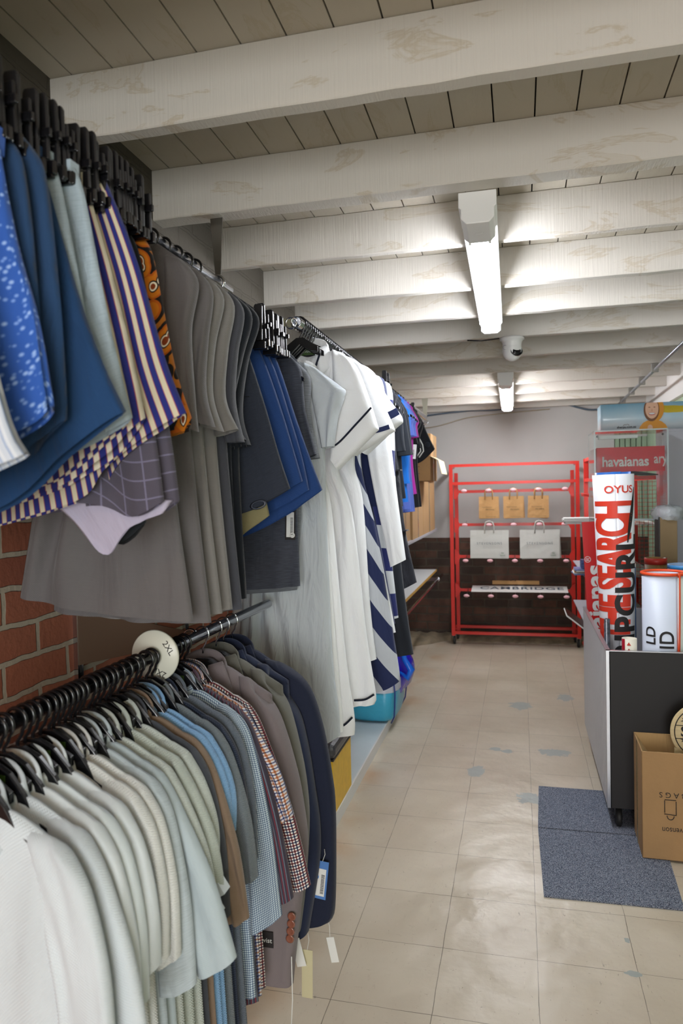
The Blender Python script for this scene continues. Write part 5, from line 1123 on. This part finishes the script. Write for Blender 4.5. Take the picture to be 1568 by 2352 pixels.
shorts('stripeA', 'cream, red and navy striped shorts, nearer pair', C['stripe'], 6, A=.012, k=4)
shorts('stripeB', 'cream, red and navy striped shorts, farther pair reaching out most', C['stripe2'], 7, A=.012, k=4)
t = shorts('board', 'grey board shorts with a fine grid, pale lining and a small square badge', C['board'], 8)
bd = MB().b2((.105, -.0195, -.555), (.128, -.0165, -.532)).build('badge', M['blackm'], t)
MB().prism([(.108, -.5375), (.110, -.534), (.125, -.534), (.125, -.541), (.120, -.538), (.117, -.542), (.113, -.538), (.108, -.544)], -.0205, -.0195).prism([(.108, -.553), (.108, -.547), (.113, -.543), (.117, -.548), (.120, -.544), (.125, -.549), (.125, -.553)], -.0205, -.0195).build('badge_symbol', M['paperw'], bd)
o_ = (-.8, 1.115, 2.113)
patch('lining', [(-.80, 1.522), (-.71, 1.527), (-.566, 1.522)], [(-.566, 1.522), (-.585, 1.50)], [(-.72, 1.445), (-.69, 1.43), (-.65, 1.475), (-.585, 1.50)], [(-.80, 1.522), (-.76, 1.49), (-.72, 1.445)], 1.105, .004, C['lilac'], t, o_, nu=20, nv=14, A=.004, seed=3)
shorts('blackshort', 'black stretch shorts hanging behind the grey board shorts', C['blk'], 9)
shorts('orange', 'orange shorts with a bold black roundel print beside the grey T-shirts', C['orange'], 10, A=.005)
for k, (yy, lab) in enumerate(((.832, 'navy'), (.925, 'washed blue'), (1.0, 'pale grey'), (1.085, 'dark stone'), (1.17, 'charcoal'))):
    key = ['denimA', 'linen', 'stripeA', 'board', 'orange'][k]
    mm = [C['denim'], C['linen'], C['stripe'], C['board'], C['blk']][k]
    Dk = D[key]; D['tmp'] = (yy, Dk[1], [(a-.012, b) for a, b in Dk[2]], [(a-.012, b+.014) for a, b in Dk[3]])
    D['tmp'] = (yy, [Dk[1][0], D['tmp'][2][0]], D['tmp'][2], D['tmp'][3])
    names = ['dark blue twill shorts mostly hidden behind the royal blue printed pair', 'ice blue shorts mostly hidden behind the large blue twill pair', 'striped shorts mostly hidden behind the ice blue linen pair', 'grey grid shorts mostly hidden behind the striped pairs', 'black shorts squeezed between the black pair and the orange print']
    shorts('tmp', names[k], mm, 20+k, th=.016)
# behind, second rail
t = shorts('oakley', 'charcoal heather shorts with a faint oval ring mark, before the blue shorts', C['oak'], 11, z=2.035, A=.005, k=2)
ov = MB(); 
for k in range(1): ov.lathe([(.72, -.0004), (1, -.0004), (1, .0004), (.72, .0004), (.72, -.0004)], (0, 0, 0), 40, 'y')
og = ov.build('ring_mark', mat('grey_print', '#4a4f5c', .4), t); og.matrix_local = Matrix.Translation((.132, -.0175, -.535)) @ Matrix.Rotation(-.25, 4, 'Y') @ Matrix.Diagonal((.024, 1, .012, 1))
P_ = [(.02, -.14), (.06, -.25), (.095, -.25)]
MB().tube([(p[0]+.02, -.0155, p[1]) for p in P_], .0012, 5).build('pocket_seam', C['blk'], t)
shorts('blue1', 'strong blue shorts, nearest of the blue ones beside the charcoal pair', C['blue'], 12, z=2.035, A=.004, k=2)
shorts('blue2', 'strong blue shorts in the middle of the three blue pairs', C['blue'], 13, z=2.035, A=.004, k=2)
shorts('blue3', 'strong blue shorts, farthest and reaching out most to the aisle', C['blue'], 14, z=2.035, A=.004, k=2)
shorts('tan', 'tan cotton shorts hem showing under the charcoal and blue shorts', C['tan'], 15, z=2.035, A=.003, k=2, th=.016, clip=False)
for k, yy in enumerate((1.83, 1.895, 1.945)):
    clip_hanger(-.8, yy, 2.035, 'black clip hanger packed among the hangers of the blue shorts', 'spare clip hangers by the blue shorts')
for k, yy in enumerate((.78, .95, 1.04, 1.10, 1.13)):
    clip_hanger(-.8, yy, 2.113, 'black clip hanger packed among the hangers of the near shorts', 'spare clip hangers by the near shorts')

# ---- upper rail: T-shirts
def tee(label, y, m, bodyR, bodyL, sleeve_o, sleeve_i, seed, x=-.8, z=2.113, shx=.16, sz=-.118, th=.03, A=.009, k=5, group=None, name='t_shirt', cat='T-shirt', neckz=-.062, trim=None, wall=True, hk='plain', zc=None, hr=.0145, hl=None):
    t = thing(name, label, cat, (x, y, z), group); o = (x, y, z); q = lambda p: rel(p, x, z)
    hb = bodyR[-1]; hl_ = bodyL[-1]
    patch('body', q([(-shx, sz), (-.07, neckz), (0, neckz-.02), (.07, neckz), (shx*.8, sz+.022), (shx, sz)]), q([(shx, sz)]+bodyR), q([hl_, ((hb[0]+hl_[0])/2, (hb[1]+hl_[1])/2-.008), hb]), q([(-shx, sz)]+bodyL), y, th, m, t, o, A=A, k=k, seed=seed, nu=50, nv=54)
    so = [(shx-.02, sz+.014), (shx+.014, sz-.035)]+sleeve_o
    patch('sleeve', q([(shx-.06, sz+.03), (shx-.02, sz+.014)]), q(so), q([sleeve_i[-1], sleeve_o[-1]]), q([(shx-.06, sz+.03)]+sleeve_i), y-.002, th*1.2, m, t, o, nu=22, nv=30, A=.006, k=2, seed=seed+9, grow=.4)
    if wall: patch('sleeve', q([(-shx+.02, sz+.014), (-shx+.06, sz+.03)]), q([(-shx+.06, sz+.03)]+[(-a, b) for a, b in sleeve_i]), q([(-min(.33, sleeve_o[-1][0]), sleeve_o[-1][1]), (-sleeve_i[-1][0], sleeve_i[-1][1])]), q([(-shx+.02, sz+.014)]+[(-min(.33, a), b) for a, b in sleeve_o]), y+.002, th*.9, m, t, o, nu=14, nv=20, A=.005, k=2, seed=seed+19)
    n = 36; nb = MB().tube([(.068*math.cos(2*PI*i/n), -.013*math.sin(2*PI*i/n), neckz-.008-.02*max(0, math.sin(2*PI*i/n))) for i in range(n+1)], .005, 6, False); nb.build('neckband', trim or m, t)
    hanger(x, y, z, hl or ('black hanger of the '+' '.join(label.split()[:12])), kind=hk, r=hr)
    return t
C['grey'] = cloth('warm_grey_jersey', '#625f60', wrinkle=.3, heather=.05); C['grey2'] = cloth('light_grey_jersey', '#787674', wrinkle=.3, heather=.05); C['dgrey'] = cloth('blue_grey_jersey', '#44464e', wrinkle=.3); C['navyt'] = cloth('blue_black_jersey', '#181d26', wrinkle=.3)
G_ = [
 ('warm grey T-shirt, nearest, fully facing the viewer beside the orange shorts', 1.36, 'grey', [(.13, -.2), (.10, -.45), (.143, -.845)], [(-.16, -.22), (-.2, -.45), (-.272, -.80)], [(.155, -.25), (.16, -.40), (.165, -.455)], [(.10, -.25), (.09, -.42)]),
 ('warm grey T-shirt, second of the grey ones', 1.43, 'grey', [(.13, -.2), (.115, -.45), (.15, -.86)], [(-.16, -.22), (-.2, -.45), (-.24, -.84)], [(.16, -.25), (.15, -.36), (.17, -.44)], [(.11, -.25), (.11, -.42)]),
 ('light grey T-shirt, third of the grey ones, with long side folds', 1.49, 'grey2', [(.125, -.2), (.115, -.45), (.15, -.85)], [(-.16, -.22), (-.2, -.45), (-.22, -.86)], [(.15, -.25), (.14, -.36), (.165, -.445)], [(.10, -.25), (.11, -.43)]),
 ('light grey T-shirt, fourth of the grey ones, sleeve hem turned out', 1.55, 'grey2', [(.13, -.2), (.12, -.45), (.15, -.85)], [(-.16, -.22), (-.2, -.45), (-.22, -.87)], [(.155, -.25), (.145, -.36), (.175, -.435)], [(.10, -.25), (.12, -.45)]),
 ('dark blue-grey T-shirt, fifth, before the blue-black ones', 1.61, 'dgrey', [(.13, -.2), (.12, -.45), (.15, -.86)], [(-.16, -.22), (-.2, -.45), (-.22, -.87)], [(.155, -.25), (.145, -.36), (.165, -.46)], [(.10, -.25), (.12, -.46)]),
 ('blue-black T-shirt, nearer of the two, beside the charcoal shorts', 1.665, 'navyt', [(.14, -.2), (.11, -.45), (.12, -.85)], [(-.16, -.22), (-.2, -.45), (-.22, -.87)], [(.145, -.25), (.115, -.38), (.148, -.45)], [(.08, -.25), (.10, -.47)]),
 ('blue-black T-shirt, farther of the two, beside the charcoal shorts', 1.715, 'navyt', [(.14, -.2), (.11, -.45), (.12, -.85)], [(-.16, -.22), (-.2, -.45), (-.22, -.87)], [(.14, -.25), (.12, -.38), (.14, -.46)], [(.08, -.25), (.10, -.47)]),
]
for i, (lab, y, mk, bR, bL, so, si) in enumerate(G_):
    tee(lab, y, C[mk], bR, bL, so, si, 40+i, group='T-shirts on the upper rail', A=.021, k=3.6)
C['heath'] = cloth('charcoal_melange', '#454954', heather=.4, wrinkle=.2); C['heath2'] = cloth('grey_melange', '#70747a', heather=.35, wrinkle=.2)
# hem z 1.21, rod z 2.05
t = tee('charcoal melange T-shirt right of the blue shorts', 2.20, C['heath'], [(.10, -.2), (.105, -.45), (.112, -.82)], [(-.16, -.22), (-.2, -.45), (-.24, -.83)], [(.142, -.25), (.16, -.33), (.176, -.40)], [(.07, -.2), (.115, -.42)], 60, z=2.05, shx=.12, sz=-.10, group='melange T-shirts', A=.007)
swing_tag(t, .095, -.03, -.56, .034, .11, M['ink'], 'swing_ticket', .04, .05, True)
t2 = t
MB().lathe([(.0055, -.002), (.0085, -.002), (.0085, -.0012), (.0055, -.0012)], (.099, -.03, -.655), 24, 'y').build('ticket_ring', M['paperw'], t)
tee('lighter grey melange T-shirt behind the charcoal one', 2.25, C['heath2'], [(.13, -.2), (.115, -.45), (.085, -.84)], [(-.16, -.22), (-.2, -.45), (-.24, -.85)], [(.145, -.25), (.16, -.35), (.173, -.41)], [(.08, -.2), (.12, -.415)], 61, z=2.05, shx=.135, sz=-.12, group='melange T-shirts', A=.007)

# ---- dresses
C['sheer'] = cloth('grey_white_linen', '#b9c0c6', wrinkle=.8, var=.06); C['wd'] = cloth('white_linen_dress', '#dfe1e1', wrinkle=.6, var=.04); C['wd2'] = cloth('white_cotton_dress', '#e4e6e9', wrinkle=.45, var=.03); C['pipe'] = cloth('navy_piping_cloth', '#161c2c')
C['navc'] = cloth('navy_cotton', '#20294f', wrinkle=.5); C['diag'] = cloth('navy_white_diagonal', '#20294f', 'diag', '#b4b9c1', .62, period=.135, wrinkle=.4); C['bigst'] = cloth('navy_white_blocks', '#252c62', 'diag', '#c2c6ca', 8.0, period=1.6, wrinkle=.3); C['mint'] = cloth('pale_green_cotton', '#8d9a80', wrinkle=.4)
C['crink'] = cloth('charcoal_crinkle', '#22232b', wrinkle=1.0, heather=.2); C['dk'] = cloth('near_black_jersey', '#1d2129', wrinkle=.25); C['peri'] = cloth('periwinkle_jersey', '#5266b4', wrinkle=.5); C['cyan'] = cloth('bright_blue_jersey', '#1466c0', wrinkle=.4); C['mag'] = cloth('magenta_jersey', '#a82d96', wrinkle=.4); C['black2'] = cloth('black_sport', '#121319', wrinkle=.25)
def dress(label, y, m, bR, bL, so, si, seed, x=-.7, z=2.087, shx=.14, sz=-.105, th=.045, A=.014, k=5, collar_=False, colm=None, hems=None, piping=None, sleeve_pipe=None, hk='plain', nz=-.078, sth=None, group='dresses on the packed rail', hr=.0145, name='dress', cat='dress', slm=None):
    t = thing(name, label, cat, (x, y, z), group); o = (x, y, z); q = lambda p: rel(p, x, z); hb, hl_ = bR[-1], bL[-1]
    B = hems or [hl_, ((hb[0]*.4+hl_[0]*.6), (hb[1]+hl_[1])/2-.012), hb]
    patch('body', q([(-shx, sz), (-.06, nz), (0, nz-.015), (.06, nz), (shx*.8, sz+.02), (shx, sz)]), q([(shx, sz)]+bR), q(B), q([(-shx, sz)]+bL), y, th, m, t, o, A=A, k=k, seed=seed, nu=60, nv=70)
    if so:
        patch('sleeve', q([(shx-.05, sz+.03), (shx-.01, sz+.01)]), q([(shx-.01, sz+.01)]+so), q([si[-1], so[-1]]), q([(shx-.05, sz+.03)]+si), y-.006, sth or th*1.3, slm or m, t, o, nu=26, nv=36, A=.006, k=2, seed=seed+9, grow=.4)
    if collar_: collar(t, colm or m, (0, 0, nz-.004), rx=.064, ry=.024, flap=.05)
    for (pts, w, nm, mm, yo) in (piping or []): band(nm, q(pts), y+yo, w, mm, t, o, th=.0022)
    hanger(x, y, z, 'black hanger of the '+' '.join(label.split()[:12]), kind=hk, r=hr)
    return t
dress('grey-white linen dress with a small cap sleeve, left of the white collared dresses', 2.32, C['sheer'], [(.17, -.17), (.172, -.40), (.172, -.60), (.182, -1.06), (.20, -1.26), (.202, -1.34)], [(-.12, -.2), (-.1, -.5), (-.15, -1.0), (-.22, -1.36)], [(.235, -.175), (.248, -.195), (.22, -.275), (.203, -.37)], [(.13, -.2), (.165, -.375)], 71, x=-.8, z=2.05, shx=.155, sz=-.115, A=.016, th=.05, hems=[(-.22, -1.30), (0, -1.345), (.1, -1.375), (.202, -1.34)], group='dresses by the end of the short rail')
hanger(-.8, 2.29, 2.05, 'black hook between the melange T-shirts and the linen dress', kind='plain')
dress('plain white linen dress behind the grey-white one, hem lowest of all', 2.36, C['wd'], [(.15, -.2), (.15, -.42), (.17, -.8), (.205, -1.35)], [(-.14, -.2), (-.12, -.5), (-.2, -1.0), (-.25, -1.38)], None, None, 72, x=-.8, z=2.06, group='dresses by the end of the short rail')
SH = 2.087
pA = [([(.065, -.39), (.10, -.40), (.175, -.33), (.225, -.28)], .006, 'piping', C['pipe'], -.047), ([(.05, -.08), (.035, -.12), (.02, -.16)], .006, 'piping', C['pipe'], -.03), ([(.06, -1.365), (.10, -1.36), (.133, -1.33)], .007, 'piping', C['pipe'], -.03)]
dress('white collared dress with navy piping, nearest on the packed rail', 2.40, C['wd2'], [(.085, -.3), (.045, -.46), (.07, -.63), (.107, -1.11), (.134, -1.33), (.133, -1.40)], [(-.14, -.3), (-.12, -.48), (-.2, -1.0), (-.27, -1.42)], [(.178, -.15), (.238, -.335), (.232, -.36), (.10, -.482)], [(.085, -.2), (.075, -.38), (.073, -.44)], 73, collar_=True, piping=pA, hk='black', sth=.07, shx=.135, sz=-.10, nz=-.076)
pB = [([(.10, -.56+.14), (.16, -.35), (.20, -.32)], .005, 'piping', C['pipe'], -.05), ([(.125, -.2), (.165, -.29), (.19, -.355)], .016, 'navy_band', C['navc'], -.05), ([(.185, -.352), (.225, -.345), (.262, -.335)], .016, 'navy_band', C['navc'], -.05), ([(.11, -1.31), (.15, -1.305), (.184, -1.285)], .007, 'piping', C['pipe'], -.03)]
dress('white dress with navy bands on its sleeve, second on the packed rail', 2.53, C['wd2'], [(.12, -.3), (.065, -.47), (.113, -.64), (.155, -1.07), (.185, -1.29), (.178, -1.33)], [(-.14, -.3), (-.12, -.48), (-.2, -1.0), (-.25, -1.36)], [(.18, -.13), (.222, -.22), (.272, -.335), (.262, -.355), (.13, -.43)], [(.09, -.2), (.09, -.36), (.10, -.42)], 74, piping=pB, sth=.08, shx=.15, sz=-.10)
pC = [([(.215, -.29), (.25, -.275), (.27, -.265)], .028, 'navy_band', C['navc'], -.052)]
dress('white dress with an open pointed collar, third on the packed rail', 2.68, C['wd2'], [(.12, -.3), (.09, -.45), (.12, -.6), (.14, -1.0), (.16, -1.2)], [(-.14, -.3), (-.12, -.48), (-.2, -1.0), (-.25, -1.3)], [(.18, -.12), (.22, -.2), (.28, -.29), (.255, -.325), (.14, -.42)], [(.09, -.2), (.10, -.34), (.11, -.4)], 75, piping=pC, collar_=True, sth=.08, shx=.16, sz=-.10, nz=-.07)
dress('navy and white diagonally striped dress hanging behind the white ones', 2.74, C['diag'], [(.12, -.3), (.10, -.45), (.155, -.7), (.20, -1.0), (.236, -1.25), (.235, -1.30)], [(-.14, -.3), (-.12, -.48), (-.15, -1.0), (-.2, -1.36)], None, None, 76, th=.05, A=.01, hems=[(-.2, -1.36), (.05, -1.36), (.17, -1.33), (.235, -1.295)])
dress('white shirt dress with a long narrow pointed tail beside the striped dress', 2.80, C['wd2'], [(.12, -.3), (.09, -.45), (.16, -.8), (.215, -1.12)], [(-.14, -.3), (-.12, -.48), (-.1, -.9), (-.05, -1.1)], [(.18, -.12), (.2, -.25), (.23, -.55), (.262, -.83)], [(.09, -.2), (.13, -.5), (.20, -.86)], 77)
dress('navy dress with a gathered puff sleeve and deep cuff', 2.88, C['navc'], [(.12, -.3), (.1, -.5), (.15, -.8), (.2, -1.1)], [(-.14, -.3), (-.12, -.48), (-.1, -.9), (-.1, -1.1)], [(.18, -.12), (.185, -.3), (.165, -.45), (.158, -.53), (.168, -.62)], [(.08, -.2), (.06, -.42), (.085, -.62)], 78, sth=.09)
dress('dress of wide navy and white blocks behind the puff sleeve', 3.02, C['bigst'], [(.12, -.3), (.13, -.5), (.16, -.8), (.19, -1.1)], [(-.14, -.3), (-.12, -.48), (-.1, -.9), (-.1, -1.15)], [(.18, -.12), (.19, -.3), (.19, -.5), (.2, -.62)], [(.1, -.2), (.12, -.6)], 79)
dress('pale green dress showing as a narrow strip on the packed rail', 3.2, C['mint'], [(.12, -.3), (.13, -.5), (.135, -.8), (.14, -.95)], [(-.14, -.3), (-.12, -.48), (-.1, -.9), (-.1, -.95)], None, None, 80)
dress('long black trousers-like dress behind the pale green one', 3.3, C['dk'], [(.12, -.3), (.13, -.5), (.17, -1.0), (.21, -1.32)], [(-.14, -.3), (-.12, -.48), (-.1, -1.0), (-.1, -1.34)], None, None, 81, A=.008)
t = dress('charcoal crinkled tiered dress with a stepped hem', 3.42, C['crink'], [(.12, -.25), (.14, -.5), (.165, -.75), (.215, -1.0)], [(-.14, -.3), (-.12, -.48), (-.1, -.9), (-.12, -1.06)], None, None, 82, A=.012, hems=[(-.12, -1.06), (.1, -1.05), (.215, -1.005)])
for a, b_ in ((-.46, .15), (-.75, .175)): band('tier_seam', rel([(-.1, a-.02), (.05, a-.01), (b_, a)], -.7, 2.087), 3.42, .006, C['crink'], t, (-.7, 3.42, 2.087), th=.034)
def polo(label, y, m, xo, zo, hem, seed, cat='polo shirt', nm='polo_shirt', sh=.1, hl=None):
    return tee(label, y, m, [(.1, -.25), (.095, -.4), (.115, hem)], [(-.15, -.25), (-.15, -.4), (-.15, hem-.01)], [(sh+.035, -.16), (xo-.008, zo+.06), (xo, zo)], [(.05, -.2), (xo-.085, zo-.008)], seed, x=-.7, z=2.087, shx=sh, sz=-.075, neckz=-.04, th=.035, group='sports tops on the packed rail', name=nm, cat=cat, hr=.0145, A=.007)
polo('near-black polo, nearest of the dark sleeved tops', 3.58, C['dk'], .15, -.36, -.62, 90)
polo('near-black polo with a creased wide sleeve, in front of the blue tops', 3.68, C['dk'], .165, -.375, -.64, 91)
polo('near-black polo directly before the periwinkle tops', 3.78, C['dk'], .158, -.37, -.6, 92)
polo('bright blue top whose cuff shows below the dark sleeves', 3.87, C['cyan'], .13, -.52, -.62, 93)
polo('periwinkle blue top, nearest of the periwinkle ones', 3.95, C['peri'], .12, -.24, -.66, 94)
polo('periwinkle blue top, middle one', 4.03, C['peri'], .132, -.25, -.675, 95)
polo('periwinkle blue top, farthest one, beside the magenta top', 4.11, C['peri'], .135, -.25, -.68, 96)
polo('magenta top between the periwinkle and the black tops', 4.2, C['mag'], .133, -.25, -.58, 97)
polo('black sports top right of the magenta one', 4.3, C['black2'], .115, -.28, -.66, 98)
t = polo('black sports T-shirt with a tiny white hem mark', 4.40, C['black2'], .12, -.3, -.66, 99)
text('hem_mark', 'M', .022, M['paperw'], t, front(.085, -.03, -.635), ext=.0003)
D['bs'] = (4.62, [(-.83, 2.0), (-.66, 2.05)], [(-.66, 2.05), (-.61, 1.985), (-.56, 1.87), (-.522, 1.79)], [(-.78, 1.66), (-.66, 1.69), (-.60, 1.715), (-.524, 1.781)])
def sport_shorts():
    Y, T, R, B = D['bs']; t = thing('shorts', 'black sports shorts with white curved stripes, last before the cartons', 'shorts', (-.7, Y, 2.087)); o = (-.7, Y, 2.087)
    patch('body', T, R, B, [T[0], (-.81, 1.85), B[0]], Y, .04, C['black2'], t, o, A=.006)
    for dx in (0, .018): MB().tube([(.035+dx, -.03, -.12), (.05+dx, -.032, -.2), (.085+dx, -.032, -.27), (.09+dx, -.032, -.31), (.06+dx, -.03, -.35)], .004, 8).build('white_stripe', M['paperw'], t)
    MB().lathe([(0, -.001), (.018, -.001), (.018, 0)], (.135, -.026, -.27), 24, 'y').build('round_mark', C['dk'], t)
    clip_hanger(-.80, Y, 2.10, 'black clip hanger holding the black sports shorts with white stripes')
sport_shorts()
def ticket(): 
    t = thing('price_ticket', 'white barcode ticket hanging between the black tops and striped shorts', 'price ticket', (-.60, 4.36, 1.80)); swing_tag(t, -.012, -.12, 0, .052, .085, M['paperw'], 'card', .1, .1, True); return t
ticket()
# packed hooks on the third rail
y = 2.295
while y < 3.52:
    hanger(-.7, y, 2.087, 'black hanger hook in the dense row on the packed upper rail', 'dense row of black hooks on the packed rail', kind='short', r=.019); y += .026
for k, yy in enumerate((3.47, 3.53)):
    clip_hanger(-.77, yy, 2.12, 'black clip hanger standing up above the dark polos', 'clip hangers above the dark polos')
